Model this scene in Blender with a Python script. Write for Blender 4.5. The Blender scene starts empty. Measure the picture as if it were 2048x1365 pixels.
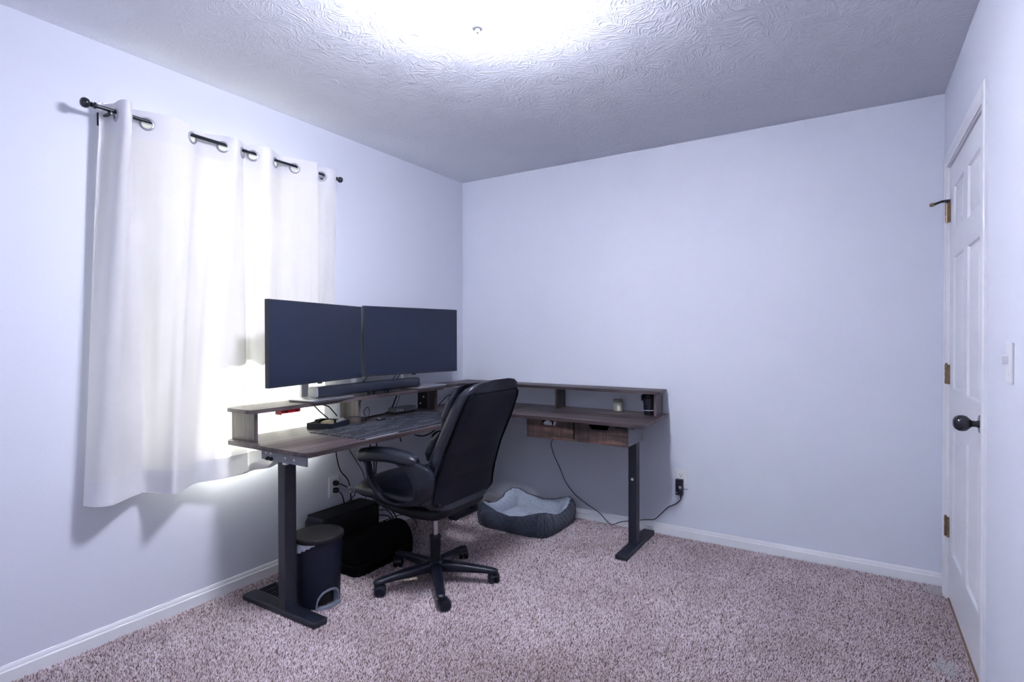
import bpy, bmesh, math, random
import numpy as np
from mathutils import Vector, Matrix

random.seed(7)
rng = np.random.default_rng(7)
PI = math.pi
sc = bpy.context.scene
COL = sc.collection

# ------------------------------------------------------------------ camera, world, sun, exposure
W, H, D = 2.966, 2.44, 3.70          # room: x 0..W, y -D..0, z 0..H
cam_data = bpy.data.cameras.new('camera')
cam = bpy.data.objects.new('camera', cam_data)
COL.objects.link(cam)
cam_data.sensor_fit = 'HORIZONTAL'
cam_data.sensor_width = 36.0
cam_data.lens = 1101.15 / 2048 * 36.0
cam_data.clip_start = 0.02
fw = Vector((-0.52860151, 0.8488296, -0.00829172))
rt = Vector((0.84886572, 0.52860493, -0.0019529))
up = Vector((-0.00272536, 0.00807086, 0.99996372))
m3 = Matrix((rt, up, -fw)).transposed()
cam.matrix_world = Matrix.Translation((2.59297, -3.43944, 1.24790)) @ m3.to_4x4()
sc.camera = cam

world = bpy.data.worlds.new('world')
sc.world = world
world.use_nodes = True
bg = world.node_tree.nodes['Background']
bg.inputs[0].default_value = (0.985, 0.99, 1.0, 1)
bg.inputs[1].default_value = 1.35

sun_data = bpy.data.lights.new('sun', 'SUN')
sun_data.energy = 46.0
sun_data.angle = math.radians(1.0)
sun_data.color = (1.0, 0.965, 0.92)
sun = bpy.data.objects.new('sun', sun_data)
COL.objects.link(sun)
sun.location = (-3, -4, 6)
sun.rotation_euler = Vector((1.0, 0.95, -1.2)).to_track_quat('-Z', 'Y').to_euler()

LAMP_STRENGTH = 182.0
LAMP_COLOR = (0.745, 0.765, 0.92)

sc.view_settings.view_transform = 'Standard'
sc.view_settings.look = 'None'
sc.view_settings.gamma = 1.0
sc.view_settings.use_curve_mapping = False
sc.view_settings.exposure = 0.0
sc.cycles.use_denoising = True
sc.cycles.max_bounces = 10
sc.cycles.diffuse_bounces = 6
sc.cycles.transparent_max_bounces = 12
sc.cycles.sample_clamp_indirect = 8.0

# ------------------------------------------------------------------ materials
class Nodes:
    def __init__(s, name):
        s.m = bpy.data.materials.new(name); s.m.use_nodes = True
        s.t = s.m.node_tree; s.p = s.t.nodes['Principled BSDF']; s.out = s.t.nodes['Material Output']
    def n(s, kind, **kw):
        nd = s.t.nodes.new(kind)
        for k, v in kw.items():
            if k.startswith('i_'): nd.inputs[k[2:].replace('_', ' ')].default_value = v
            else: setattr(nd, k, v)
        return nd
    def l(s, a, b): s.t.links.new(a, b)
    def coord(s, scale=(1, 1, 1), rot=(0, 0, 0), kind='Object'):
        tc = s.n('ShaderNodeTexCoord'); mp = s.n('ShaderNodeMapping')
        mp.inputs['Scale'].default_value = scale; mp.inputs['Rotation'].default_value = rot
        s.l(tc.outputs[kind], mp.inputs['Vector']); return mp.outputs['Vector']
    def noise(s, vec, scale, detail=4, rough=0.55, dist=0.0):
        nd = s.n('ShaderNodeTexNoise'); nd.inputs['Scale'].default_value = scale
        nd.inputs['Detail'].default_value = detail; nd.inputs['Roughness'].default_value = rough
        nd.inputs['Distortion'].default_value = dist
        if vec is not None: s.l(vec, nd.inputs['Vector'])
        return nd.outputs['Fac']
    def ramp(s, fac, stops):
        r = s.n('ShaderNodeValToRGB'); e = r.color_ramp.elements
        while len(e) < len(stops): e.new(0.5)
        for k, (pos, c) in enumerate(stops):
            e[k].position = pos; e[k].color = (*c, 1) if len(c) == 3 else c
        s.l(fac, r.inputs['Fac']); return r.outputs['Color']
    def math(s, op, a, b=None, c=None):
        nd = s.n('ShaderNodeMath', operation=op)
        for k, v in enumerate((a, b, c)):
            if v is None: continue
            if isinstance(v, (int, float)): nd.inputs[k].default_value = v
            else: s.l(v, nd.inputs[k])
        return nd.outputs[0]
    def bump(s, h, strength=0.3, dist=0.01):
        b = s.n('ShaderNodeBump'); b.inputs['Strength'].default_value = strength
        b.inputs['Distance'].default_value = dist
        s.l(h, b.inputs['Height']); s.l(b.outputs['Normal'], s.p.inputs['Normal']); return b
    def base(s, c): s.l(c, s.p.inputs['Base Color'])

def plain(name, color, rough=0.5, metal=0.0, vary=0.12, scale=30, bump=0.0, bscale=200, spec=None):
    N = Nodes(name); v = N.coord()
    f = N.noise(v, scale)
    lo = tuple(max(0, c * (1 - vary)) for c in color); hi = tuple(min(1, c * (1 + vary)) for c in color)
    N.base(N.ramp(f, [(0.3, lo), (0.7, hi)]))
    N.p.inputs['Roughness'].default_value = rough; N.p.inputs['Metallic'].default_value = metal
    if spec is not None: N.p.inputs['Specular IOR Level'].default_value = spec
    if bump: N.bump(N.noise(v, bscale, 3), bump, 0.002)
    return N.m

MAT = {}
MAT['wall'] = (lambda N: (N.base(N.ramp(N.noise(N.coord(), 1.6, 3), [(0.3, (0.785, 0.81, 0.885)), (0.7, (0.805, 0.83, 0.90))])),
    N.bump(N.noise(N.coord(scale=(1, 1, 2.2)), 90, 3), 0.10, 0.004), setattr(N.p.inputs['Roughness'], 'default_value', 0.62), N.m)[-1])(Nodes('wall_paint'))

def ceiling_mat():
    N = Nodes('brushed_ceiling_texture')
    # slap-brush strokes: every cell carries its own stroke direction
    tc = N.n('ShaderNodeTexCoord')
    sep0 = N.n('ShaderNodeSeparateXYZ'); N.l(tc.outputs['Object'], sep0.inputs[0])
    def layer(cell, seed, stretch):
        mp = N.n('ShaderNodeMapping'); mp.inputs['Location'].default_value = (seed, seed * 1.7, 0)
        N.l(tc.outputs['Object'], mp.inputs['Vector'])
        wob = N.n('ShaderNodeTexNoise'); wob.inputs['Scale'].default_value = 5; N.l(mp.outputs[0], wob.inputs['Vector'])
        add = N.n('ShaderNodeVectorMath', operation='MULTIPLY_ADD'); N.l(wob.outputs['Color'], add.inputs[0])
        add.inputs[1].default_value = (0.22, 0.22, 0); N.l(mp.outputs[0], add.inputs[2])
        vo = N.n('ShaderNodeTexVoronoi'); vo.inputs['Scale'].default_value = cell; N.l(add.outputs[0], vo.inputs['Vector'])
        sep = N.n('ShaderNodeSeparateColor'); N.l(vo.outputs['Color'], sep.inputs[0])
        ang = N.math('MULTIPLY', sep.outputs[0], 6.283)
        vr = N.n('ShaderNodeVectorRotate', rotation_type='Z_AXIS'); N.l(add.outputs[0], vr.inputs['Vector']); N.l(ang, vr.inputs['Angle'])
        ms = N.n('ShaderNodeMapping'); ms.inputs['Scale'].default_value = (1, stretch, 1); N.l(vr.outputs[0], ms.inputs['Vector'])
        nz = N.n('ShaderNodeTexNoise'); nz.inputs['Scale'].default_value = 20; nz.inputs['Detail'].default_value = 2.5
        nz.inputs['Roughness'].default_value = 0.5; N.l(ms.outputs[0], nz.inputs['Vector'])
        mr = N.n('ShaderNodeMapRange', interpolation_type='SMOOTHSTEP'); mr.inputs[1].default_value = 0.46; mr.inputs[2].default_value = 0.72
        N.l(nz.outputs['Fac'], mr.inputs[0]); return mr.outputs[0]
    h = N.math('MAXIMUM', layer(6.0, 0.0, 6.5), layer(8.0, 3.3, 5.5))
    N.bump(h, 0.36, 0.006)
    N.base(N.ramp(N.noise(N.coord(), 1.2, 3), [(0.3, (0.90, 0.915, 0.965)), (0.7, (0.915, 0.93, 0.975))]))
    N.p.inputs['Roughness'].default_value = 0.6
    return N.m
MAT['ceiling'] = ceiling_mat()

MAT['trim'] = plain('white_trim_paint', (0.92, 0.92, 0.935), 0.32, vary=0.02, scale=8, bump=0.06, bscale=60)
MAT['door'] = plain('white_door_paint', (0.92, 0.92, 0.94), 0.35, vary=0.02, scale=6, bump=0.10, bscale=70)
MAT['vinyl'] = plain('white_vinyl', (0.86, 0.86, 0.85), 0.35, vary=0.02)
MAT['plate'] = plain('white_plastic', (0.86, 0.86, 0.87), 0.3, vary=0.02)

def carpet_mat():
    N = Nodes('carpet_pile_yarn')
    g = N.n('ShaderNodeNewGeometry'); ri = g.outputs['Random Per Island']
    v = N.coord()
    big = N.noise(v, 2.6, 4, 0.6)
    yarn = N.ramp(ri, [(0.0, (0.12, 0.078, 0.074)), (0.12, (0.26, 0.18, 0.172)), (0.28, (0.54, 0.425, 0.435)), (0.55, (0.69, 0.575, 0.60)), (0.8, (0.81, 0.70, 0.73)), (1.0, (0.89, 0.80, 0.84))])
    shade = N.ramp(big, [(0.30, (0.76, 0.74, 0.73)), (0.62, (1.0, 1.0, 1.0))])
    mx = N.n('ShaderNodeMix', data_type='RGBA', blend_type='MULTIPLY'); mx.inputs[0].default_value = 1.0
    N.l(yarn, mx.inputs[6]); N.l(shade, mx.inputs[7]); N.base(mx.outputs[2])
    N.p.inputs['Roughness'].default_value = 0.9; N.p.inputs['Specular IOR Level'].default_value = 0.15
    return N.m
MAT['pile'] = carpet_mat()
def carpet_base():
    N = Nodes('carpet_backing'); v = N.coord()
    N.base(N.ramp(N.noise(v, 160, 3), [(0.35, (0.10, 0.065, 0.058)), (0.65, (0.36, 0.26, 0.235))]))
    N.p.inputs['Roughness'].default_value = 0.95; N.p.inputs['Specular IOR Level'].default_value = 0.1
    N.bump(N.noise(v, 160, 3), 0.6, 0.01); return N.m
MAT['carpet'] = carpet_base()

def wood_mat(name, axis, dark, mid, light, rough=0.36):
    N = Nodes(name)
    sc_ = {'x': (1.6, 26, 26), 'y': (26, 1.6, 26), 'z': (26, 26, 1.6)}[axis]
    v = N.coord(scale=sc_)
    g1 = N.noise(v, 1.0, 7, 0.62, 0.35)
    v2 = N.coord(scale=tuple(c * 0.28 for c in sc_))
    g2 = N.noise(v2, 1.0, 4, 0.55, 0.8)
    g = N.math('ADD', N.math('MULTIPLY', g1, 0.55), N.math('MULTIPLY', g2, 0.45))
    N.base(N.ramp(g, [(0.42, dark), (0.50, mid), (0.58, light)]))
    N.p.inputs['Roughness'].default_value = rough
    N.bump(g1, 0.08, 0.002); return N.m
WD = ((0.024, 0.017, 0.018), (0.058, 0.042, 0.043), (0.118, 0.090, 0.092))
MAT['wood_y'] = wood_mat('grey_brown_laminate_lengthwise', 'y', *WD)
MAT['wood_x'] = wood_mat('grey_brown_laminate_crosswise', 'x', *WD)
MAT['wood_z'] = wood_mat('grey_brown_laminate_upright', 'z', *WD)
MAT['edge'] = plain('laminate_edge_band', (0.062, 0.049, 0.054), 0.45, vary=0.15, scale=60)
def rustic(name, seed):
    N = Nodes(name); v = N.coord(scale=(3, 3, 34)); v2 = N.coord(scale=(70, 2, 6)); v3 = N.coord(scale=(4, 4, 14))
    tcl = N.n('ShaderNodeTexNoise', noise_dimensions='4D'); tcl.inputs['W'].default_value = seed; tcl.inputs['Scale'].default_value = 1
    tcl.inputs['Detail'].default_value = 5; N.l(v, tcl.inputs['Vector'])
    saw = N.noise(v2, 1.0, 3, 0.6); patch = N.noise(v3, 1.0 + seed * 0.07, 3)
    g = N.math('ADD', N.math('MULTIPLY', tcl.outputs['Fac'], 0.5), N.math('ADD', N.math('MULTIPLY', patch, 0.38), N.math('MULTIPLY', saw, 0.22)))
    N.base(N.ramp(g, [(0.44, (0.016, 0.011, 0.010)), (0.54, (0.042, 0.027, 0.022)), (0.62, (0.115, 0.066, 0.050)), (0.73, (0.24, 0.15, 0.115))]))
    N.p.inputs['Roughness'].default_value = 0.5; N.bump(saw, 0.15, 0.002); return N.m
MAT['rustic_a'] = rustic('saw_marked_brown_front', 1.3)
MAT['rustic_b'] = rustic('saw_marked_brown_front_warm', 6.1)

MAT['black_metal'] = plain('black_powder_coat', (0.0085, 0.0105, 0.019), 0.38, vary=0.15, scale=80, bump=0.05, bscale=400)
MAT['grey_metal'] = plain('grey_powder_coat', (0.20, 0.205, 0.225), 0.42, vary=0.08, scale=50)
MAT['dark_grey_metal'] = plain('dark_grey_bracket', (0.12, 0.115, 0.125), 0.45, vary=0.08)
MAT['chrome'] = plain('satin_chrome', (0.72, 0.72, 0.74), 0.22, 1.0, vary=0.03)
MAT['silver'] = plain('silver_aluminium', (0.70, 0.70, 0.72), 0.36, 0.85, vary=0.03)
MAT['dock'] = plain('brushed_dark_silver', (0.17, 0.175, 0.195), 0.4, 0.4, vary=0.05)
MAT['cap'] = plain('grey_end_cap', (0.26, 0.26, 0.275), 0.45, vary=0.04)
MAT['silver_paint'] = plain('pale_silver_plastic', (0.66, 0.66, 0.68), 0.35, 0.0, vary=0.03)
MAT['grommet'] = plain('brushed_nickel', (0.45, 0.45, 0.48), 0.35, 0.5, vary=0.05)
MAT['rod'] = plain('black_rod_lacquer', (0.016, 0.018, 0.024), 0.25, 0.3, vary=0.1)
MAT['brass'] = plain('antique_brass', (0.24, 0.165, 0.10), 0.4, 0.8, vary=0.35, scale=160)
MAT['bronze'] = plain('dark_bronze', (0.022, 0.022, 0.028), 0.22, 0.35, vary=0.15)
MAT['plastic'] = plain('black_plastic', (0.0062, 0.008, 0.0155), 0.36, vary=0.12, scale=60, bump=0.04, bscale=500, spec=0.35)
MAT['plastic_matte'] = plain('matte_black_plastic', (0.0025, 0.0032, 0.006), 0.6, vary=0.15, scale=60, spec=0.25)
MAT['rubber'] = plain('black_rubber', (0.004, 0.0045, 0.008), 0.6, vary=0.1, spec=0.3)
MAT['cable'] = plain('black_cable_sheath', (0.010, 0.010, 0.013), 0.45, vary=0.1)
MAT['bezel'] = plain('monitor_shell', (0.010, 0.0135, 0.024), 0.35, vary=0.08)
MAT['screen'] = plain('matte_screen', (0.0085, 0.0140, 0.034), 0.42, vary=0.05, scale=4, spec=0.4)
MAT['red'] = plain('red_plastic', (0.62, 0.012, 0.03), 0.4, vary=0.08)
MAT['pedal'] = plain('grey_plastic', (0.17, 0.19, 0.24), 0.4, vary=0.05)
MAT['lid'] = plain('dusty_dark_lid', (0.011, 0.0105, 0.0125), 0.62, vary=0.6, scale=9, spec=0.2)
MAT['bin'] = plain('black_bin_plastic', (0.0042, 0.0062, 0.0150), 0.4, vary=0.1, scale=40, spec=0.25)
MAT['jar_glass'] = plain('cream_jar', (0.56, 0.57, 0.44), 0.25, vary=0.05)
MAT['jar_lid'] = plain('brown_jar_lid', (0.22, 0.20, 0.15), 0.4, vary=0.2)
MAT['tag'] = plain('white_cloth_tag', (0.75, 0.75, 0.78), 0.7, vary=0.05)
MAT['void'] = plain('dark_interior', (0.004, 0.004, 0.005), 0.9, vary=0.1)
MAT['hall'] = plain('brown_hall_floor', (0.23, 0.125, 0.085), 0.5, vary=0.25, scale=20)
MAT['gold_board'] = plain('pale_metal_board', (0.42, 0.36, 0.22), 0.35, 0.3, vary=0.5, scale=150)
MAT['led'] = plain('white_button', (0.85, 0.85, 0.87), 0.3, vary=0.02)
MAT['lint'] = plain('pale_pet_hair', (0.62, 0.60, 0.60), 0.9, vary=0.1)
MAT['eave'] = plain('eave_paint', (0.75, 0.74, 0.72), 0.7, vary=0.05)
MAT['lawn'] = plain('lawn', (0.22, 0.21, 0.17), 0.9, vary=0.4, scale=3)

def leather():
    N = Nodes('black_bonded_leather'); v = N.coord()
    N.base(N.ramp(N.noise(v, 12, 4), [(0.3, (0.0035, 0.0048, 0.010)), (0.7, (0.008, 0.0105, 0.020))]))
    N.p.inputs['Roughness'].default_value = 0.31; N.p.inputs['Specular IOR Level'].default_value = 0.55
    cr = N.noise(N.coord(scale=(1, 1, 2)), 9, 4, 0.6, 1.0); gr = N.n('ShaderNodeTexVoronoi'); gr.inputs['Scale'].default_value = 420; N.l(v, gr.inputs['Vector'])
    h = N.math('ADD', N.math('MULTIPLY', cr, 1.0), N.math('MULTIPLY', gr.outputs['Distance'], 0.05))
    N.bump(h, 0.28, 0.012); return N.m
MAT['leather'] = leather()
MAT['leather_back'] = plain('black_leather_panel', (0.0022, 0.0034, 0.0092), 0.5, vary=0.15, scale=14, bump=0.05, bscale=300, spec=0.22)
MAT['piping'] = plain('black_piping', (0.002, 0.0022, 0.004), 0.6, spec=0.1)

def cloth(name, color, trans, weave=True):
    N = Nodes(name)
    d = N.n('ShaderNodeBsdfDiffuse'); t = N.n('ShaderNodeBsdfTranslucent'); mx = N.n('ShaderNodeMixShader')
    mx.inputs[0].default_value = trans
    v = N.coord(scale=(1, 1, 5)); f = N.noise(v, 150, 3)
    c = N.ramp(f, [(0.3, tuple(x * 0.95 for x in color)), (0.7, color)])
    N.l(c, d.inputs['Color']); N.l(c, t.inputs['Color'])
    b = N.n('ShaderNodeBump'); b.inputs['Strength'].default_value = 0.12; b.inputs['Distance'].default_value = 0.003
    N.l(f, b.inputs['Height']); N.l(b.outputs['Normal'], d.inputs['Normal'])
    N.l(d.outputs[0], mx.inputs[1]); N.l(t.outputs[0], mx.inputs[2]); N.l(mx.outputs[0], N.out.inputs['Surface'])
    return N.m
MAT['curtain'] = cloth('sheer_white_curtain', (0.90, 0.885, 0.875), 0.24)
MAT['curtain_band'] = cloth('doubled_curtain_cloth', (0.88, 0.87, 0.885), 0.05)
MAT['liner'] = cloth('clear_bin_liner', (0.72, 0.74, 0.82), 0.3)

def quilt():
    N = Nodes('quilted_grey_velour'); v = N.coord(scale=(1, 1, 1))
    # diamond stitching on world-aligned sides
    sep = N.n('ShaderNodeSeparateXYZ'); N.l(v, sep.inputs[0])
    s = N.math('ADD', sep.outputs[0], sep.outputs[1]); 
    a = N.math('ABSOLUTE', N.math('SUBTRACT', N.math('FRACT', N.math('MULTIPLY', N.math('ADD', s, sep.outputs[2]), 22)), 0.5))
    b = N.math('ABSOLUTE', N.math('SUBTRACT', N.math('FRACT', N.math('MULTIPLY', N.math('SUBTRACT', s, sep.outputs[2]), 22)), 0.5))
    h = N.math('MINIMUM', N.math('SUBTRACT', 0.5, a), N.math('SUBTRACT', 0.5, b))
    h = N.math('ADD', N.math('POWER', N.math('MULTIPLY', h, 2.0), 0.5), N.math('MULTIPLY', N.noise(v, 40, 3), 0.7))
    N.base(N.ramp(N.noise(v, 25, 4), [(0.3, (0.019, 0.027, 0.046)), (0.7, (0.036, 0.048, 0.074))]))
    N.p.inputs['Roughness'].default_value = 0.75; N.p.inputs['Sheen Weight'].default_value = 0.2
    N.bump(h, 0.5, 0.008); return N.m
MAT['quilt'] = quilt()
MAT['plush'] = plain('grey_plush', (0.44, 0.49, 0.58), 0.9, vary=0.12, scale=60, bump=0.5, bscale=140)
MAT['footrest'] = plain('black_mesh_fabric', (0.0013, 0.0014, 0.0024), 0.9, vary=0.2, bump=0.2, bscale=500, spec=0.1)

def mat_print():
    # dark desk mat with pale printed lines: dashes along its length, small marks and a border line
    N = Nodes('printed_desk_mat'); tc = N.n('ShaderNodeTexCoord'); sep = N.n('ShaderNodeSeparateXYZ'); N.l(tc.outputs['Object'], sep.inputs[0])
    X, Y = sep.outputs[0], sep.outputs[1]
    row = N.math('FRACT', N.math('MULTIPLY', X, 34)); line = N.math('LESS_THAN', N.math('ABSOLUTE', N.math('SUBTRACT', row, 0.5)), 0.11)
    cell = N.n('ShaderNodeTexVoronoi'); cell.inputs['Scale'].default_value = 1.0
    mp = N.n('ShaderNodeMapping'); mp.inputs['Scale'].default_value = (34, 9, 1); N.l(tc.outputs['Object'], mp.inputs[0]); N.l(mp.outputs[0], cell.inputs['Vector'])
    sc2 = N.n('ShaderNodeSeparateColor'); N.l(cell.outputs['Color'], sc2.inputs[0])
    dash = N.math('MULTIPLY', line, N.math('GREATER_THAN', sc2.outputs[0], 0.52))
    nz = N.noise(tc.outputs['Object'], 120, 2); marks = N.math('MULTIPLY', N.math('GREATER_THAN', nz, 0.66), N.math('GREATER_THAN', N.noise(tc.outputs['Object'], 9, 1), 0.5))
    bx = N.math('LESS_THAN', N.math('ABSOLUTE', N.math('SUBTRACT', X, 0.163)), 0.0018)
    f = N.math('MAXIMUM', N.math('MULTIPLY', dash, 0.5), N.math('MAXIMUM', N.math('MULTIPLY', marks, 0.85), N.math('MULTIPLY', bx, 0.5)))
    mx = N.n('ShaderNodeMix', data_type='RGBA'); N.l(f, mx.inputs[0]); mx.inputs[6].default_value = (0.0085, 0.0115, 0.020, 1); mx.inputs[7].default_value = (0.55, 0.56, 0.62, 1)
    N.base(mx.outputs[2]); N.p.inputs['Roughness'].default_value = 0.55; return N.m
MAT['deskmat'] = mat_print()

def emission(name, color, strength):
    N = Nodes(name); e = N.n('ShaderNodeEmission'); e.inputs[0].default_value = (*color, 1); e.inputs[1].default_value = strength
    # emission dimmed towards the rim to ease the hot spot on the ceiling
    g = N.n('ShaderNodeNewGeometry'); sp = N.n('ShaderNodeSeparateXYZ'); N.l(g.outputs['Position'], sp.inputs[0])
    mr = N.n('ShaderNodeMapRange', interpolation_type='SMOOTHSTEP'); mr.inputs[1].default_value = 2.375; mr.inputs[2].default_value = 2.30
    mr.inputs[3].default_value = strength * 0.9; mr.inputs[4].default_value = strength; N.l(sp.outputs[2], mr.inputs[0]); N.l(mr.outputs[0], e.inputs[1])
    N.l(e.outputs[0], N.out.inputs['Surface']); return N.m
MAT['diffuser'] = emission('lit_lamp_diffuser', LAMP_COLOR, LAMP_STRENGTH)

def glass():
    N = Nodes('window_glass'); t = N.n('ShaderNodeBsdfTransparent'); g = N.n('ShaderNodeBsdfGlossy'); mx = N.n('ShaderNodeMixShader')
    t.inputs[0].default_value = (0.94, 0.97, 0.95, 1); g.inputs['Roughness'].default_value = 0.02
    mx.inputs[0].default_value = 0.05
    N.l(t.outputs[0], mx.inputs[1]); N.l(g.outputs[0], mx.inputs[2]); N.l(mx.outputs[0], N.out.inputs['Surface']); return N.m
MAT['glass'] = glass()
def foil():
    N = Nodes('crumpled_foil'); v = N.coord(); N.p.inputs['Metallic'].default_value = 0.35; N.p.inputs['Roughness'].default_value = 0.2
    N.base(N.ramp(N.noise(v, 60), [(0.3, (0.6, 0.6, 0.62)), (0.7, (0.9, 0.9, 0.92))])); vo = N.n('ShaderNodeTexVoronoi'); vo.inputs['Scale'].default_value = 90; N.l(v, vo.inputs['Vector'])
    N.bump(vo.outputs['Distance'], 1.0, 0.02); return N.m
MAT['foil'] = foil()
MAT['packet'] = plain('silver_film', (0.75, 0.76, 0.80), 0.18, 0.15, vary=0.2, scale=60)

# ------------------------------------------------------------------ mesh helpers
def obj(name, bm, mat, parent=None, smooth=False, loc=None, keep_loc=False):
    me = bpy.data.meshes.new(name)
    bmesh.ops.recalc_face_normals(bm, faces=bm.faces[:])
    bm.to_mesh(me); bm.free()
    for m in (mat if isinstance(mat, (list, tuple)) else [mat]): me.materials.append(MAT[m] if isinstance(m, str) else m)
    if smooth:
        me.polygons.foreach_set('use_smooth', [True] * len(me.polygons))
        try: me.set_sharp_from_angle(angle=math.radians(smooth if smooth is not True else 40))
        except Exception: pass
    o = bpy.data.objects.new(name, me); COL.objects.link(o)
    if parent is not None:
        o.parent = parent
        bpy.context.view_layer.update() if False else None
        pl = parent_world(parent)
        o.matrix_parent_inverse = Matrix.Identity(4)
        o.location = (0, 0, 0)
        me.transform(pl.inverted())
    elif loc is not None:
        me.transform(Matrix.Translation(Vector(loc)).inverted()); o.location = loc
    return o
def parent_world(o):
    m = Matrix.LocRotScale(o.location, o.rotation_euler, o.scale)
    return parent_world(o.parent) @ m if o.parent else m
def tag(o, label=None, cat=None, group=None, kind=None):
    if label: o['label'] = label
    if cat: o['category'] = cat
    if group: o['group'] = group
    if kind: o['kind'] = kind
    return o
def thing(name, label, cat, loc=(0, 0, 0), group=None):
    o = bpy.data.objects.new(name, None); COL.objects.link(o); o.location = loc
    o.empty_display_size = 0.05
    return tag(o, label, cat, group)
def struct(name, loc=(0, 0, 0)):
    o = bpy.data.objects.new(name, None); COL.objects.link(o); o.location = loc; o['kind'] = 'structure'; return o

def new(): return bmesh.new()
def box(bm, a, b, bevel=0.0, seg=2, mi=0):
    x0, y0, z0 = (min(a[k], b[k]) for k in range(3)); x1, y1, z1 = (max(a[k], b[k]) for k in range(3))
    vs = [bm.verts.new(p) for p in ((x0, y0, z0), (x1, y0, z0), (x1, y1, z0), (x0, y1, z0), (x0, y0, z1), (x1, y0, z1), (x1, y1, z1), (x0, y1, z1))]
    fs = [bm.faces.new([vs[i] for i in q]) for q in ((0, 3, 2, 1), (4, 5, 6, 7), (0, 1, 5, 4), (1, 2, 6, 5), (2, 3, 7, 6), (3, 0, 4, 7))]
    for f in fs: f.material_index = mi
    if bevel > 0:
        es = list({e for f in fs for e in f.edges})
        r = bmesh.ops.bevel(bm, geom=es, offset=bevel, segments=seg, profile=0.6, affect='EDGES', clamp_overlap=True)
        vs = list({v for v in vs if v.is_valid} | set(r['verts']))
    return vs
def xform(bm, vs, M): bmesh.ops.transform(bm, matrix=M, verts=[v for v in vs if v.is_valid])
def bx(a, b, bevel=0.0, seg=2):
    bm = new(); box(bm, a, b, bevel, seg); return bm
def prism(pts, z0, z1, bevel=0.0, axis='z', bm=None, seg=2):
    """polygon pts extruded; axis z: (x,y)->z, y: (x,z)->y, x: (y,z)->x"""
    bm = bm or new()
    mk = {'z': lambda p, h: (p[0], p[1], h), 'y': lambda p, h: (p[0], h, p[1]), 'x': lambda p, h: (h, p[0], p[1])}[axis]
    lo = [bm.verts.new(mk(p, z0)) for p in pts]; hi = [bm.verts.new(mk(p, z1)) for p in pts]
    n = len(pts); f0 = bm.faces.new(lo[::-1]); f1 = bm.faces.new(hi)
    for i in range(n): bm.faces.new((lo[i], lo[(i + 1) % n], hi[(i + 1) % n], hi[i]))
    if bevel:
        bmesh.ops.bevel(bm, geom=list(set(f0.edges) | set(f1.edges)), offset=bevel, segments=seg, profile=0.6, affect='EDGES', clamp_overlap=True)
    return bm
def round_poly(pts, r, seg=5):
    """round corners of a polygon; r may be a list"""
    out = []; n = len(pts)
    for i, p in enumerate(pts):
        rr = r[i] if isinstance(r, (list, tuple)) else r
        p = Vector(p); a = Vector(pts[i - 1]); b = Vector(pts[(i + 1) % n])
        if rr <= 0: out.append(tuple(p)); continue
        da = (a - p).normalized(); db = (b - p).normalized()
        s = p + da * rr; e = p + db * rr
        for k in range(seg + 1):
            t = k / seg; q = s * (1 - t) ** 2 + p * 2 * t * (1 - t) + e * t ** 2; out.append(tuple(q))
    return out
def lathe(prof, center=(0, 0, 0), axis=(0, 0, 1), n=32, bm=None, cap=True):
    bm = bm or new(); ax = Vector(axis).normalized()
    q = Vector((0, 0, 1)).rotation_difference(ax).to_matrix(); c = Vector(center); rings = []
    for r, h in prof:
        rings.append([bm.verts.new(c + q @ Vector((r * math.cos(2 * PI * k / n), r * math.sin(2 * PI * k / n), h))) for k in range(n)])
    for a, b in zip(rings, rings[1:]):
        for k in range(n): bm.faces.new((a[k], a[(k + 1) % n], b[(k + 1) % n], b[k]))
    if cap:
        if prof[0][0] > 1e-6: bm.faces.new(rings[0][::-1])
        if prof[-1][0] > 1e-6: bm.faces.new(rings[-1])
    bmesh.ops.remove_doubles(bm, verts=[v for r in rings for v in r], dist=1e-6)
    return bm
def cat(P, sub=8, closed=False):
    P = [Vector(p) for p in P]; n = len(P); out = []
    for i in range(n if closed else n - 1):
        p0 = P[i - 1] if (i > 0 or closed) else P[0]; p1 = P[i]; p2 = P[(i + 1) % n]; p3 = P[(i + 2) % n] if (closed or i + 2 < n) else P[-1]
        for k in range(sub):
            t = k / sub
            out.append(0.5 * (2 * p1 + (p2 - p0) * t + (2 * p0 - 5 * p1 + 4 * p2 - p3) * t * t + (3 * p1 - p0 - 3 * p2 + p3) * t ** 3))
    if not closed: out.append(P[-1])
    return out
def tube(path, r, n=8, bm=None, closed=False, sub=8, flat=1.0, smooth_path=True):
    bm = bm or new(); P = cat(path, sub, closed) if smooth_path else [Vector(p) for p in path]
    rings = []; prev = None; L = len(P)
    for i, p in enumerate(P):
        a = P[i - 1] if (i > 0 or closed) else P[i]; b = P[(i + 1) % L] if (i < L - 1 or closed) else P[i]
        t = (b - a)
        if t.length < 1e-9: t = Vector((0, 0, 1))
        t.normalize()
        if prev is None:
            s = t.cross(Vector((0, 0, 1)));
            if s.length < 1e-3: s = t.cross(Vector((1, 0, 0)))
            s.normalize()
        else:
            s = prev - t * prev.dot(t)
            s = s.normalized() if s.length > 1e-6 else t.orthogonal().normalized()
        prev = s; u = s.cross(t); rr = r(i / (L - 1)) if callable(r) else r
        rings.append([bm.verts.new(p + s * rr * math.cos(2 * PI * k / n) + u * rr * flat * math.sin(2 * PI * k / n)) for k in range(n)])
    for i in range(L if closed else L - 1):
        a, b = rings[i], rings[(i + 1) % L]
        for k in range(n): bm.faces.new((a[k], a[(k + 1) % n], b[(k + 1) % n], b[k]))
    if not closed: bm.faces.new(rings[0][::-1]); bm.faces.new(rings[-1])
    return bm
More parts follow.
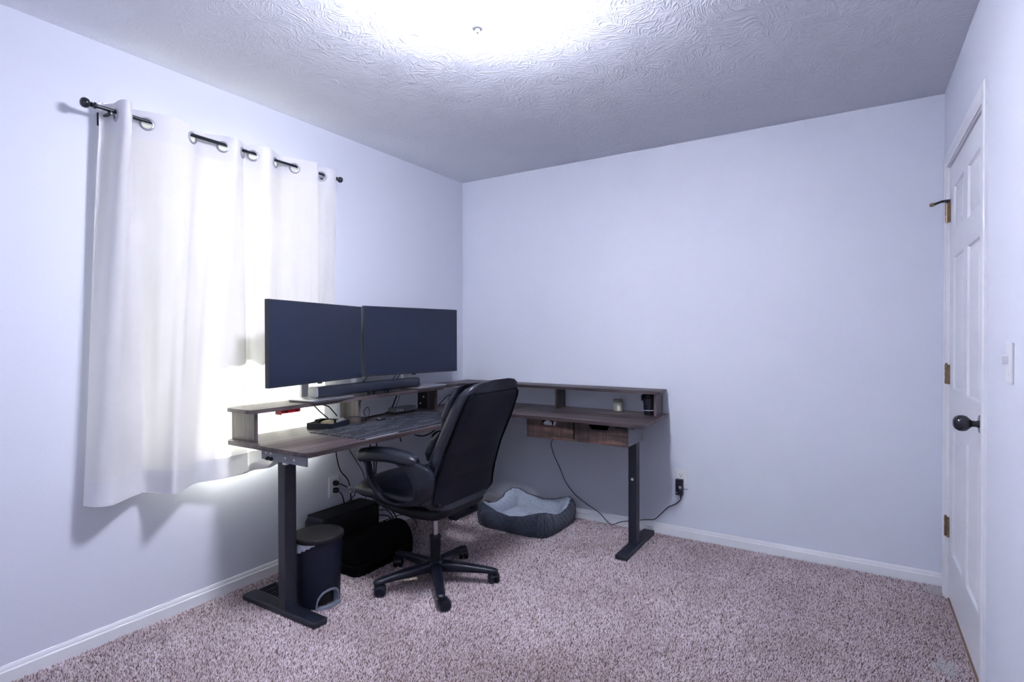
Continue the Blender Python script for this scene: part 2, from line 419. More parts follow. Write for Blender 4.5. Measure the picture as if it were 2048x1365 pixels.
def loft(sections, bm=None, cap=True):
    """sections: list of equal-length closed point loops"""
    bm = bm or new(); R = [[bm.verts.new(p) for p in s] for s in sections]; n = len(R[0])
    for a, b in zip(R, R[1:]):
        for k in range(n): bm.faces.new((a[k], a[(k + 1) % n], b[(k + 1) % n], b[k]))
    if cap: bm.faces.new(R[0][::-1]); bm.faces.new(R[-1])
    return bm
def superloop(a, b, e, n=28):
    out = []
    for k in range(n):
        t = 2 * PI * k / n; c, s = math.cos(t), math.sin(t)
        out.append((a * math.copysign(abs(c) ** (2 / e), c), b * math.copysign(abs(s) ** (2 / e), s)))
    return out
def lerp_table(tab, t):
    for (t0, *a), (t1, *b) in zip(tab, tab[1:]):
        if t <= t1:
            k = (t - t0) / (t1 - t0) if t1 > t0 else 0; k = k * k * (3 - 2 * k) * 0.5 + k * 0.5
            return [x + (y - x) * k for x, y in zip(a, b)]
    return list(tab[-1][1:])

# ------------------------------------------------------------------ room shell
T = 0.14
WY0, WY1, WZ0, WZ1 = -2.275, -1.435, 0.665, 2.165     # window opening in the left wall
DY0, DY1, DZ1 = -1.005, -0.135, 2.05                  # door opening in the right wall

def holed_wall(name, x0, x1, ya, yb, hy0, hy1, hz0, hz1, zb=-0.05, zt=H + 0.1):
    bm = new()
    box(bm, (x0, ya, zb), (x1, hy0, zt)); box(bm, (x0, hy1, zb), (x1, yb, zt))
    if hz0 > zb: box(bm, (x0, hy0, zb), (x1, hy1, hz0))
    box(bm, (x0, hy0, hz1), (x1, hy1, zt))
    return tag(obj(name, bm, 'wall'), kind='structure')
holed_wall('wall_left', -T, 0, -D - T, T, WY0, WY1, WZ0, WZ1)
holed_wall('wall_right', W, W + 0.12, -D - T, T, DY0, DY1, 0.0, DZ1)
tag(obj('wall_back', bx((0, 0, -0.05), (W, T, H + 0.1)), 'wall'), kind='structure')
tag(obj('wall_front', bx((0, -D - T, -0.05), (W, -D, H + 0.1)), 'wall'), kind='structure')
tag(obj('ceiling', bx((0, -D, H), (W, 0, H + 0.1)), 'ceiling'), kind='structure')
floor = tag(obj('floor', bx((0, -D, -0.05), (W, 0, 0.0)), 'carpet'), kind='structure')

def carpet_pile():
    sp = 0.0053
    gx, gy = np.meshgrid(np.arange(0.003, W - 0.003, sp), np.arange(-D + 0.004, -0.003, sp), indexing='ij')
    x = gx.ravel() + rng.uniform(-0.55, 0.55, gx.size) * sp; y = gy.ravel() + rng.uniform(-0.55, 0.55, gx.size) * sp
    x = np.clip(x, 0.004, W - 0.004); y = np.clip(y, -D + .004, -0.004)
    n = x.size
    h = rng.uniform(0.006, 0.0115, n); r = rng.uniform(0.0022, 0.0036, n); a0 = rng.uniform(0, 2 * PI, n)
    # the lie of the pile drifts slowly over the floor
    dirn = 1.6 * np.sin(x * 2.1 + 1.3 * np.sin(y * 1.7)) + 1.2 * np.cos(y * 2.6 + x)
    la = dirn + rng.normal(0, 0.9, n); ll = rng.uniform(0.001, 0.0065, n)
    V = np.zeros((n, 4, 3), np.float32)
    for k in range(3):
        V[:, k, 0] = x + r * np.cos(a0 + k * 2 * PI / 3); V[:, k, 1] = y + r * np.sin(a0 + k * 2 * PI / 3); V[:, k, 2] = -0.001
    V[:, 3, 0] = x + ll * np.cos(la); V[:, 3, 1] = y + ll * np.sin(la); V[:, 3, 2] = h
    base = (np.arange(n) * 4)[:, None, None]
    F = (base + np.array([[0, 1, 3], [1, 2, 3], [2, 0, 3]])[None]).astype(np.int32)
    me = bpy.data.meshes.new('carpet_pile')
    me.vertices.add(n * 4); me.vertices.foreach_set('co', V.ravel())
    me.loops.add(n * 9); me.loops.foreach_set('vertex_index', F.ravel())
    me.polygons.add(n * 3); me.polygons.foreach_set('loop_start', np.arange(0, n * 9, 3, dtype=np.int32))
    me.update(calc_edges=True)
    me.materials.append(MAT['pile'])
    o = bpy.data.objects.new('carpet_pile', me); COL.objects.link(o); o.parent = floor; o['kind'] = 'stuff'
carpet_pile()

# baseboards: flat board with a stepped cap
BB = [(0, 0), (0.0125, 0), (0.0125, 0.047), (0.0105, 0.050), (0.0075, 0.0515), (0.0075, 0.056), (0.006, 0.061), (0.0035, 0.067), (0, 0.069)]
tag(obj('baseboard_left', prism([(d, z) for d, z in BB], -D, 0, axis='y'), 'trim', smooth=25), kind='structure')
tag(obj('baseboard_back', prism([(-d, z) for d, z in BB], 0.0125, W, axis='x'), 'trim', smooth=25), kind='structure')
tag(obj('baseboard_right', prism([(W - d, z) for d, z in BB], -D, -1.075, axis='y'), 'trim', smooth=25), kind='structure')
tag(obj('baseboard_front', prism([(-D + d, z) for d, z in BB], 0.0125, W, axis='x'), 'trim', smooth=25), kind='structure')

# ------------------------------------------------------------------ window
win = struct('window_1', (-0.1, (WY0 + WY1) / 2, WZ0))
def frame_rect(x0, x1, y0, y1, z0, z1, t, bev=0.004):
    bm = new()
    box(bm, (x0, y0, z0), (x1, y0 + t, z1), bev); box(bm, (x0, y1 - t, z0), (x1, y1, z1), bev)
    box(bm, (x0, y0 + t, z0), (x1, y1 - t, z0 + t), bev); box(bm, (x0, y0 + t, z1 - t), (x1, y1 - t, z1), bev)
    return bm
obj('window_frame', frame_rect(-0.135, -0.055, WY0, WY1, WZ0, WZ1, 0.03), 'vinyl', win)
MR = 1.40
lo = obj('lower_sash', frame_rect(-0.092, -0.062, WY0 + 0.03, WY1 - 0.03, WZ0 + 0.03, MR + 0.02, 0.036), 'vinyl', win)
hi = obj('upper_sash', frame_rect(-0.126, -0.096, WY0 + 0.03, WY1 - 0.03, MR - 0.02, WZ1 - 0.03, 0.036), 'vinyl', win)
obj('pane', bx((-0.079, WY0 + 0.066, WZ0 + 0.066), (-0.075, WY1 - 0.066, MR - 0.016)), 'glass', lo)
obj('pane', bx((-0.113, WY0 + 0.066, MR + 0.016), (-0.109, WY1 - 0.066, WZ1 - 0.066)), 'glass', hi)
obj('sash_lock', bx((-0.064, -1.875, MR + 0.02), (-0.05, -1.835, MR + 0.035), 0.003), 'vinyl', lo)
obj('window_sill', bx((-0.06, WY0 + 0.001, WZ0), (0.030, WY1 - 0.001, WZ0 + 0.034), 0.008), 'trim', win)
# outside: unseen eave, sized to keep sun off the upper curtain; lawn below
tag(obj('sun_cut_eave', bx((-0.985, -4.5, 2.42), (-T, 1.0, 2.56), 0.01), 'eave'), kind='structure')
tag(obj('ground', bx((-14, -12, -0.65), (-T - 0.02, 12, -0.55)), 'lawn'), kind='structure')

# ------------------------------------------------------------------ door, casing, hinges, knob
door = struct('door_1', (W, DY1, 0.0))
sy0, sy1, sz0, sz1 = DY0 + 0.014, DY1 - 0.014, 0.018, 2.036
xs = W + 0.006
jb = new()
box(jb, (W - 0.002, DY0, 0), (W + 0.118, DY0 + 0.012, DZ1), 0.002); box(jb, (W - 0.002, DY1 - 0.012, 0), (W + 0.118, DY1, DZ1), 0.002)
box(jb, (W - 0.002, DY0 + 0.012, DZ1 - 0.012), (W + 0.118, DY1 - 0.012, DZ1), 0.002)
obj('door_jamb', jb, 'trim', door)
sl = new()
box(sl, (xs + 0.009, sy0, sz0), (xs + 0.035, sy1, sz1))
stw, mull = 0.112, 0.100; pw = (sy1 - sy0 - 2 * stw - mull) / 2
cols = [(sy1 - stw - pw, sy1 - stw), (sy0 + stw, sy0 + stw + pw)]
rows = [(0.245, 0.815), (1.005, 1.605), (1.715, 1.925)]
zc = [sz0] + [z for r in rows for z in r] + [sz1]
for a, b in ((sy0, sy0 + stw), (sy0 + stw + pw, sy1 - stw - pw), (sy1 - stw, sy1)): box(sl, (xs, a, sz0), (xs + 0.0092, b, sz1))
for k in range(0, 8, 2):
    for a, b in cols: box(sl, (xs, a, zc[k]), (xs + 0.0092, b, zc[k + 1]))
slab = obj('door_slab', sl, 'door', door)
for z0, z1 in rows:
    for y0, y1 in cols:
        bm = new()
        def ring(i, x): return [bm.verts.new((x, y, z)) for y, z in ((y0 + i, z0 + i), (y1 - i, z0 + i), (y1 - i, z1 - i), (y0 + i, z1 - i))]
        R = [ring(0.0, xs + 0.0005), ring(0.006, xs + 0.0085), ring(0.018, xs + 0.0085), ring(0.040, xs + 0.0022)]
        for A, B in zip(R, R[1:]):
            for k in range(4): bm.faces.new((A[k], A[(k + 1) % 4], B[(k + 1) % 4], B[k]))
        bm.faces.new(R[-1]); obj('door_panel', bm, 'door', slab)
cas_t, cas_w = 0.013, 0.057
PROF = [(0, 0), (cas_t * 0.55, 0.0), (cas_t * 0.72, 0.010), (cas_t * 0.72, 0.020), (cas_t, 0.026), (cas_t, cas_w - 0.004), (cas_t - 0.004, cas_w), (0, cas_w)]
def casing(ends):
    """one mitred length; ends(d, w) gives the profile point at both ends"""
    return loft([[ends(d, w)[0] for d, w in PROF], [ends(d, w)[1] for d, w in PROF]])
trim = struct('trim_1', (W, DY0, 0))
ZI, YA, YB = DZ1 - 0.006, DY0 + 0.006, DY1 - 0.006
obj('casing_side', casing(lambda d, w: ((W - d, YA - w, 0), (W - d, YA - w, ZI + w))), 'trim', trim)
obj('casing_side', casing(lambda d, w: ((W - d, YB + w, 0), (W - d, YB + w, ZI + w))), 'trim', trim)
obj('casing_head', casing(lambda d, w: ((W - d, YA - w, ZI + w), (W - d, YB + w, ZI + w))), 'trim', trim)
hy = DY1 - 0.012
for hz in (0.30, 1.02, 1.78):
    bm = new()
    for k in range(3): lathe([(0.0062, 0.002), (0.0062, 0.0285)], (W - 0.006, hy, hz + k * 0.0305), n=12, bm=bm)
    lathe([(0.0045, 0), (0.0045, 0.092)], (W - 0.006, hy, hz), n=10, bm=bm)
    lathe([(0.0, 0.0), (0.006, 0.001), (0.0045, 0.006), (0, 0.008)], (W - 0.006, hy, hz + 0.091), n=10, bm=bm)
    box(bm, (W - 0.004, hy - 0.022, hz), (W + 0.0055, hy - 0.002, hz + 0.091)); box(bm, (W - 0.004, hy + 0.002, hz), (W + 0.0015, hy + 0.012, hz + 0.091))
    obj('hinge', bm, 'brass', door, smooth=30)
bm = tube([(W - 0.006, hy, 1.880), (W - 0.022, hy + 0.006, 1.884), (W - 0.052, hy + 0.018, 1.876)], 0.0058, 8, sub=4)
box(bm, (W - 0.018, hy - 0.020, 1.876), (W + 0.004, hy + 0.008, 1.886), 0.002)
st = obj('door_stop', bm, 'bronze', door, smooth=30)
obj('bumper_tip', lathe([(0.0, 0.0), (0.008, 0.002), (0.0095, 0.012), (0.007, 0.02), (0, 0.022)], (W - 0.050, hy + 0.017, 1.8765), (-0.9, 0.4, -0.12), 14), 'brass', st, smooth=True)
ky, kz = -0.940, 0.937
kb = obj('door_knob', lathe([(0.0, 0.082), (0.012, 0.081), (0.021, 0.076), (0.0275, 0.066), (0.029, 0.055), (0.0265, 0.044), (0.018, 0.035), (0.0115, 0.029), (0.0105, 0.018), (0.014, 0.010), (0.0, 0.009)][::-1], (xs, ky, kz), (-1, 0, 0), 28), 'bronze', door, smooth=True)
obj('rose_plate', lathe([(0.034, 0.0), (0.034, 0.004), (0.030, 0.009), (0.013, 0.011), (0.0, 0.011)], (xs, ky, kz), (-1, 0, 0), 28), 'bronze', kb, smooth=35)
tag(obj('trim_2', bx((W + 0.001, DY0 + 0.013, 0.0), (W + 0.12, DY1 - 0.013, 0.008), 0.002), 'hall'), kind='structure')
hall = new(); box(hall, (W + 0.12, DY0 - 0.3, -0.05), (W + 1.0, DY1 + 0.3, 0.0))
tag(obj('hall_floor', hall, 'hall'), kind='structure')

# ------------------------------------------------------------------ ceiling lamp
LX, LY = 1.526, -1.939
lamp = thing('ceiling_lamp', 'round white glass flush-mount lamp glowing on the textured ceiling', 'ceiling lamp', (LX, LY, H))
obj('base_plate', lathe([(0.075, 0.0), (0.078, -0.020), (0.030, -0.028), (0.012, -0.034), (0.012, -0.060), (0.1, -0.062), (0.1, -0.066), (0.0, -0.066)], (LX, LY, H), n=48), 'plate', lamp, smooth=35)
obj('lamp_shade', lathe([(0.100, 2.376), (0.153, 2.374), (0.1575, 2.356), (0.1565, 2.333), (0.146, 2.310), (0.125, 2.295), (0.092, 2.286), (0.05, 2.2815), (0.0, 2.280)], (LX, LY, 0), n=64), 'diffuser', lamp, smooth=True)
obj('finial', lathe([(0.0, 2.281), (0.0230, 2.279), (0.0240, 2.275), (0.018, 2.270), (0.008, 2.268), (0.0078, 2.261), (0.005, 2.257), (0.0, 2.256)], (LX, LY, 0), n=32), 'silver_paint', lamp, smooth=40)

# ------------------------------------------------------------------ wall plates
def outlet_plate(root, o, n, u):
    """o: centre on the wall, n: wall normal, u: direction along the wall"""
    o, n, u = Vector(o), Vector(n), Vector(u); z = Vector((0, 0, 1))
    def b(bm, cu, cz, wu, wz, d0, d1, bev=0.001):
        vs = box(bm, (-wu / 2, d0, -wz / 2), (wu / 2, d1, wz / 2), bev, 2)
        M = Matrix((u, n, z)).transposed().to_4x4(); M.translation = o + u * cu + z * cz
        xform(bm, vs, M)
    bm = new(); b(bm, 0, 0, 0.072, 0.116, 0, 0.0055, 0.0025); obj('cover_plate', bm, 'plate', root)
    for s in (1, -1):
        bm = new(); b(bm, 0, s * 0.0195, 0.033, 0.028, 0.004, 0.0075, 0.0012); r = obj('receptacle', bm, 'plate', root)
        for cu, cz, wu, wz in ((-0.0065, 0.004, 0.0022, 0.008), (0.0065, 0.004, 0.0022, 0.0065), (0, -0.0068, 0.0048, 0.0048)): 
            bm = new(); b(bm, cu, s * 0.0195 + cz, wu, wz, 0.0074, 0.0079, 0); obj('slot', bm, 'void', r)
ob = thing('wall_outlet', 'white wall outlet on the back wall with a black adapter plugged in', 'outlet', (1.682, 0, 0.372))
outlet_plate(ob, (1.682, 0, 0.368), (0, -1, 0), (1, 0, 0))
ol = thing('wall_outlet', 'white wall outlet under the desk on the curtain wall with two black plugs', 'outlet', (0, -1.258, 0.37))
outlet_plate(ol, (0, -1.258, 0.370), (1, 0, 0), (0, 1, 0))
sw = thing('light_switch', 'white toggle light switch on the wall right of the door', 'light switch', (W, -1.385, 1.17))
obj('cover_plate', bx((W - 0.006, -1.421, 1.112), (W, -1.349, 1.228), 0.0025), 'plate', sw)
bm = new(); box(bm, (W - 0.022, -1.389, 1.168), (W - 0.004, -1.381, 1.192), 0.002); obj('toggle', bm, 'plate', sw)
for z in (1.140, 1.200): obj('screw', lathe([(0.003, 0.0), (0.003, 0.0008), (0, 0.0012)], (W - 0.006, -1.385, z), (-1, 0, 0), 10), 'plate', sw)

# ------------------------------------------------------------------ curtain rod
RX, RZ = 0.092, 2.146
rod = thing('curtain_rod', 'thin black curtain rod with ball finials above the window', 'curtain rod', (RX, -1.885, RZ))
obj('rod_tube', lathe([(0.0078, -2.472), (0.0078, -1.85)], (RX, 0, RZ), (0, 1, 0), 16), 'rod', rod, smooth=30)
obj('rod_tube', lathe([(0.0062, -1.86), (0.0062, -1.31)], (RX, 0, RZ), (0, 1, 0), 16), 'rod', rod, smooth=30)
fp = [(0.0085, 0.0), (0.0125, 0.004), (0.0125, 0.009), (0.0075, 0.013), (0.0105, 0.018), (0.0065, 0.022), (0.011, 0.024), (0.0170, 0.029), (0.0195, 0.037), (0.0185, 0.045), (0.0140, 0.051), (0.008, 0.0535), (0.0, 0.055)]
obj('finial', lathe(fp, (RX, -2.470, RZ), (0, -1, 0), 20), 'rod', rod, smooth=60)
obj('finial', lathe([(r * 0.86, h * 0.86) for r, h in fp], (RX, -1.312, RZ), (0, 1, 0), 20), 'rod', rod, smooth=60)
for y in (-2.425, -1.335):
    bm = new(); box(bm, (0.0, y - 0.010, RZ - 0.045), (0.005, y + 0.010, RZ + 0.008), 0.002)
    box(bm, (0.003, y - 0.006, RZ - 0.018), (RX, y + 0.006, RZ - 0.010), 0.002)
    tube([(RX - 0.012, y, RZ + 0.004), (RX - 0.009, y, RZ - 0.010), (RX + 0.002, y, RZ - 0.0125), (RX + 0.011, y, RZ - 0.006)], 0.0038, 8, bm, sub=4)
    box(bm, (RX + 0.006, y - 0.004, RZ - 0.020), (RX + 0.013, y + 0.004, RZ - 0.006), 0.001)
    obj('bracket', bm, 'rod', rod, smooth=35)

# ------------------------------------------------------------------ curtains
def poly_sample(P, n):
    P = cat([(p[0], p[1], 0) for p in P], 10); L = [0]
    for a, b in zip(P, P[1:]): L.append(L[-1] + (b - a).length)
    out = []; j = 0
    for k in range(n):
        s = L[-1] * k / (n - 1)
        while j < len(P) - 2 and L[j + 1] < s: j += 1
        t = (s - L[j]) / max(1e-9, L[j + 1] - L[j]); out.append(P[j].lerp(P[j + 1], min(1, t)))
    return np.array([(p.x, p.y) for p in out]), L[-1]
def landmark_sample(T_, B_, n):
    """sample top path by length and the bottom path at matching landmark parameters"""
    Tc = np.array([tuple(p)[:2] for p in cat([(a, b, 0) for a, b in T_], 12)]); Bc = np.array([tuple(p)[:2] for p in cat([(a, b, 0) for a, b in B_], 12)])
    L = np.concatenate([[0], np.cumsum(np.linalg.norm(np.diff(Tc, axis=0), axis=1))]); s = np.linspace(0, L[-1], n)
    return np.stack([np.interp(s, L, Tc[:, k]) for k in (0, 1)], 1), np.stack([np.interp(s, L, Bc[:, k]) for k in (0, 1)], 1), L[-1]
ZT, ZH, ZM, ZB = 2.186, 2.070, 0.688, 0.592
def make_curtain(label, top, bot, spacing, seed, zb_shift):
    P0, P1, L = landmark_sample(top, bot, 10)
    n = int(L / spacing) + 1
    P0, P1, L = landmark_sample(top, bot, n)
    s = np.linspace(0, 1, n)
    root = thing('curtain', label, 'curtain', (float(P0[:, 1].mean()), float(P0[:, 0].mean()), ZT))
    def row(z):
        t = (ZT - z) / (ZT - ZB); w = 0 if z > ZH else ((ZH - z) / (ZH - ZB)) ** 0.85
        Q = P0 * (1 - w) + P1 * w
        body = math.sin(PI * min(1, max(0, t)))
        x = Q[:, 1] + body * 0.0030 * np.sin(s * 43 + seed + 0.6 * t) + body * 0.0010 * np.sin(s * 97 + 2 * seed + t)
        y = Q[:, 0].copy()
        # held back behind the desk and its shelf
        near = np.clip((y + 2.02) / 0.07, 0, 1)
        lim = np.interp(z, [0.58, 0.70, 0.735, 0.93, 1.25, 2.2], [0.17, 0.10, 0.072, 0.072, 0.13, 0.3])
        lim = 0.4 * (1 - near) + lim * near
        x = np.where(x > lim, lim - 0.002 + 0.0025 * np.sin(s * 90), x)
        return y, np.maximum(x, 0.034 if (WZ0 - 0.06 < z < WZ0 + 0.08) else 0.012)
    cross = []
    for i in range(n - 1):
        a, b = P0[i, 1] - RX, P0[i + 1, 1] - RX
        if a * b < 0: cross.append(i + a / (a - b))
    def sheet(z1, z0, rows, holes=False):
        bm = new(); G = []
        for k in range(rows + 1):
            z = z1 + (z0 - z1) * k / rows; y, x = row(z); tt = (ZH - z) / (ZH - ZB)
            zz = [z + (zb_shift(float(y[i])) * max(0, tt) ** 2 if zb_shift else 0) for i in range(n)]
            G.append([bm.verts.new((x[i], y[i], zz[i])) for i in range(n)])
        for k in range(rows):
            for i in range(n - 1):
                if holes:
                    zc_ = z1 + (z0 - z1) * (k + .5) / rows
                    if any(math.hypot((i + .5 - c) * L / (n - 1), zc_ - (RZ - 0.012)) < 0.0195 for c in cross): continue
                bm.faces.new((G[k][i], G[k][i + 1], G[k + 1][i + 1], G[k + 1][i]))
        return bm
    obj('header_band', sheet(ZT, ZH, 36, True), 'curtain_band', root, smooth=180)
    obj('curtain_cloth', sheet(ZH, ZM, 46), 'curtain', root, smooth=180)
    obj('hem_band', sheet(ZM, ZB, 8), 'curtain_band', root, smooth=180)
    for c in cross:
        i = int(c); f = c - i; p = P0[i] * (1 - f) + P0[min(n - 1, i + 1)] * f; d = P0[min(n - 1, i + 1)] - P0[i]
        nrm = Vector((d[0], -d[1], 0)).normalized()      # plan normal in (x, y)
        bm = lathe([(0.0185, -0.002), (0.0195, -0.0038), (0.0255, -0.0032), (0.0275, -0.001), (0.0275, 0.001), (0.0255, 0.0032), (0.0195, 0.0038), (0.0185, 0.002), (0.0185, -0.002)], (p[1], p[0], RZ - 0.012), nrm, 28, cap=False)
        obj('grommet', bm, 'grommet', root, smooth=50)
    return root
make_curtain('white grommet curtain panel at the window, the wider one folded forward at one edge',
    [(-2.447, .050), (-2.424, .047), (-2.404, .070), (-2.406, .122), (-2.394, .150), (-2.370, .142), (-2.358, .102), (-2.350, .066), (-2.300, .088), (-2.205, .126), (-2.110, .094), (-2.040, .060), (-1.970, .090), (-1.920, .120), (-1.874, .094), (-1.856, .074)],
    [(-2.498, .024), (-2.507, .045), (-2.503, .075), (-2.490, .108), (-2.456, .136), (-2.425, .126), (-2.392, .104), (-2.330, .064), (-2.291, .053), (-2.258, .120), (-2.236, .186), (-2.174, .142), (-2.102, .088), (-2.043, .102), (-1.960, .118), (-1.862, .108)],
    0.0034, 0.4, None)
make_curtain('white grommet curtain panel hanging behind the monitors, the narrower one',
    [(-1.866, .050), (-1.822, .088), (-1.757, .125), (-1.690, .090), (-1.632, .062), (-1.577, .094), (-1.505, .124), (-1.458, .124), (-1.450, .098), (-1.448, .070), (-1.432, .072), (-1.408, .092), (-1.370, .106), (-1.318, .104)],
    [(-1.868, .100), (-1.810, .085), (-1.750, .105), (-1.680, .072), (-1.610, .055), (-1.550, .085), (-1.490, .100), (-1.440, .100), (-1.432, .080), (-1.428, .062), (-1.418, .060), (-1.395, .062), (-1.360, .060), (-1.310, .055)],
    0.0034, 1.9, None)

# ------------------------------------------------------------------ L-shaped desk
DT = 0.765
desk = thing('corner_desk', 'L-shaped grey-brown wood desk on black steel legs with raised shelf', 'desk', (0.4, -0.6, 0))
obj('desktop_panel', prism(round_poly([(0.082, -1.965), (0.680, -1.965), (0.680, -0.021), (0.082, -0.021)], [0.012, 0.05, 0.002, 0.002]), DT - 0.019, DT, 0.0025), 'wood_y', desk, smooth=30)
obj('desktop_panel', prism(round_poly([(0.6805, -0.545), (1.622, -0.545), (1.612, -0.021), (0.6805, -0.021)], [0.002, 0.045, 0.012, 0.002]), DT - 0.019, DT, 0.0025), 'wood_x', desk, smooth=30)
SH = 0.917
obj('shelf_board', prism(round_poly([(0.082, -1.966), (0.292, -1.966), (0.286, -0.588), (0.082, -0.588)], [0.006, 0.035, 0.003, 0.003]), SH - 0.018, SH, 0.0022), 'wood_y', desk, smooth=30)
obj('shelf_board', prism(round_poly([(0.060, -0.587), (0.222, -0.587), (0.235, -0.30), (0.33, -0.205), (1.606, -0.205), (1.600, -0.022), (0.060, -0.022)], [0.003, 0.003, 0.05, 0.05, 0.035, 0.008, 0.003]), SH - 0.018, SH, 0.0022), 'wood_x', desk, smooth=30)
def sup(a, b): return obj('shelf_support', bx(a, b, 0.0015), 'wood_z', desk)
sup((0.088, -1.930, DT), (0.266, -1.912, SH - 0.018)); sup((0.088, -1.286, DT), (0.240, -1.268, SH - 0.018))
s3 = sup((0.088, -0.625, DT), (0.236, -0.595, SH - 0.018))
bm = bx((0.092, -0.629, DT + 0.004), (0.172, -0.625, SH - 0.022), 0.001); mp_ = obj('mounting_plate', bm, 'black_metal', s3)
for x, z in ((0.118, 0.885), (0.146, 0.845), (0.118, 0.80)): obj('screw', lathe([(0.0065, 0), (0.006, 0.003), (0, 0.0035)], (x, -0.629, z), (0, -1, 0), 12), 'silver', s3)
sup((0.886, -0.155, DT), (0.903, -0.030, SH - 0.018)); sup((1.560, -0.160, DT), (1.578, -0.030, SH - 0.018))

def leg(px0, py0, px1, py1, fx0, fy0, fx1, fy1, along):
    r = obj('leg', bx((px0, py0, 0.028), (px1, py1, DT - 0.045), 0.004), 'black_metal', desk)
    f = new(); vs = box(f, (fx0, fy0, 0.0), (fx1, fy1, 0.03), 0.008, 3); obj('foot', f, 'black_metal', r, smooth=40)
    return r
l1 = leg(0.400, -1.906, 0.450, -1.846, 0.133, -1.912, 0.652, -1.840, 'x')
l2 = leg(1.462, -0.332, 1.510, -0.268, 1.458, -0.540, 1.530, -0.045, 'y')
l3 = leg(0.250, -0.290, 0.300, -0.230, 0.245, -0.500, 0.312, -0.080, 'y')
obj('bolt_cap', lathe([(0.0085, 0), (0.0085, 0.0015), (0.005, 0.003), (0, 0.003)], (1.487, -0.332, 0.408), (0, -1, 0), 16), 'led', l2)
bm = new(); box(bm, (0.330, -1.938, 0.700), (0.640, -1.930, DT - 0.019), 0.001); box(bm, (0.330, -1.930, 0.741), (0.640, -1.86, DT - 0.019), 0.001)
br = obj('side_bracket', bm, 'grey_metal', desk)
for x, z in ((0.365, 0.732), (0.400, 0.732), (0.5, 0.722), (0.56, 0.720)): obj('screw', lathe([(0.006, 0), (0.005, 0.002), (0, 0.0022)], (x, -1.938, z), (0, -1, 0), 10), 'silver', br)
for x in (0.380, 0.405): obj('bolt', lathe([(0.010, 0), (0.010, 0.006), (0.005, 0.007), (0.005, 0.014), (0, 0.014)], (x, -1.938, 0.708), (0, -1, 0), 6), 'black_metal', br)
obj('clip', bx((0.468, -1.930, 0.688), (0.492, -1.915, 0.712), 0.002), 'plate', br)
bm = new(); box(bm, (0.39, -1.86, 0.715), (0.46, -0.25, 0.745), 0.003); box(bm, (0.30, -0.335, 0.715), (1.50, -0.265, 0.745), 0.003)
obj('frame_rail', bm, 'black_metal', desk)
bm = new(); box(bm, (1.44, -0.50, 0.730), (1.535, -0.10, DT - 0.019), 0.001); obj('side_bracket', bm, 'grey_metal', desk)
obj('crank_hook', tube([(1.526, -0.46, 0.742), (1.527, -0.455, 0.728), (1.527, -0.42, 0.718)], 0.005, 8, sub=4), 'black_metal', desk, smooth=True)

# drawer unit under the short arm
hx0, hx1, hy0, hy1, hz0, hz1 = 0.868, 1.520, -0.500, -0.240, 0.627, 0.742
hs = new()
box(hs, (hx0, hy0 + 0.016, hz0), (hx0 + 0.002, hy1, hz1)); box(hs, (hx1 - 0.002, hy0 + 0.016, hz0), (hx1, hy1, hz1))
box(hs, (hx0 + 0.002, hy0 + 0.016, hz0), (hx1 - 0.002, hy1, hz0 + 0.002)); box(hs, (hx0 + 0.002, hy1 - 0.002, hz0 + 0.002), (hx1 - 0.002, hy1, hz1))
hxm = (hx0 + hx1) / 2 - 0.006
box(hs, (hxm - 0.002, hy0 + 0.016, hz0 + 0.002), (hxm + 0.002, hy1 - 0.002, hz1))
obj('drawer_housing', hs, 'grey_metal', desk)
def drawer(x0, x1, n0, n1, m, lab):
    zt, zb, d = hz1 - 0.004, hz0 + 0.001, 0.030
    pts = [(x0, zb), (x1, zb), (x1, zt), (n1, zt), (n1 - 0.010, zt - d + 0.006), (n1 - 0.018, zt - d), (n0 + 0.018, zt - d), (n0 + 0.010, zt - d + 0.006), (n0, zt), (x0, zt)]
    r = obj('drawer', prism(pts, hy0, hy0 + 0.015, 0.001, 'y'), m, desk); r['label'] = lab
    b = new(); e = 0.008
    box(b, (x0 + e, hy0 + 0.015, zb + 0.006), (x1 - e, hy1 - 0.01, zb + 0.010)); box(b, (x0 + e, hy0 + 0.015, zb + 0.010), (x0 + e + 0.008, hy1 - 0.01, zt - 0.03))
    box(b, (x1 - e - 0.008, hy0 + 0.015, zb + 0.010), (x1 - e, hy1 - 0.01, zt - 0.03)); box(b, (x0 + e + 0.008, hy1 - 0.018, zb + 0.010), (x1 - e - 0.008, hy1 - 0.01, zt - 0.03))
    obj('drawer_box', b, 'plastic_matte', r)
drawer(hx0, hxm - 0.005, 0.968, 1.078, 'rustic_a', 'dark saw-marked drawer front')
drawer(hxm + 0.005, hx1, 1.285, 1.412, 'rustic_b', 'reddish-brown drawer front')
def packet(name, lab, c, s, seed):
    random.seed(seed); bm = new(); bmesh.ops.create_icosphere(bm, subdivisions=3, radius=1.0)
    for v in bm.verts:
        k = 1 + 0.16 * math.sin(v.co.x * 7 + seed) * math.cos(v.co.y * 6) + random.uniform(-0.07, 0.07); v.co = Vector((c[0] + v.co.x * s[0] * k, c[1] + v.co.y * s[1] * k, c[2] + v.co.z * s[2] * k))
    return tag(obj(name, bm, 'packet', smooth=25, loc=(c[0], c[1], c[2] - s[2])), lab, 'packet')
packet('silver_packet', 'shiny silver packet in the left drawer opening, the longer one', (1.002, -0.4745, 0.692), (0.030, 0.0085, 0.044), 3)
packet('silver_packet', 'shiny silver packet in the left drawer opening, the rounder one', (1.053, -0.4745, 0.690), (0.017, 0.0085, 0.043), 5)

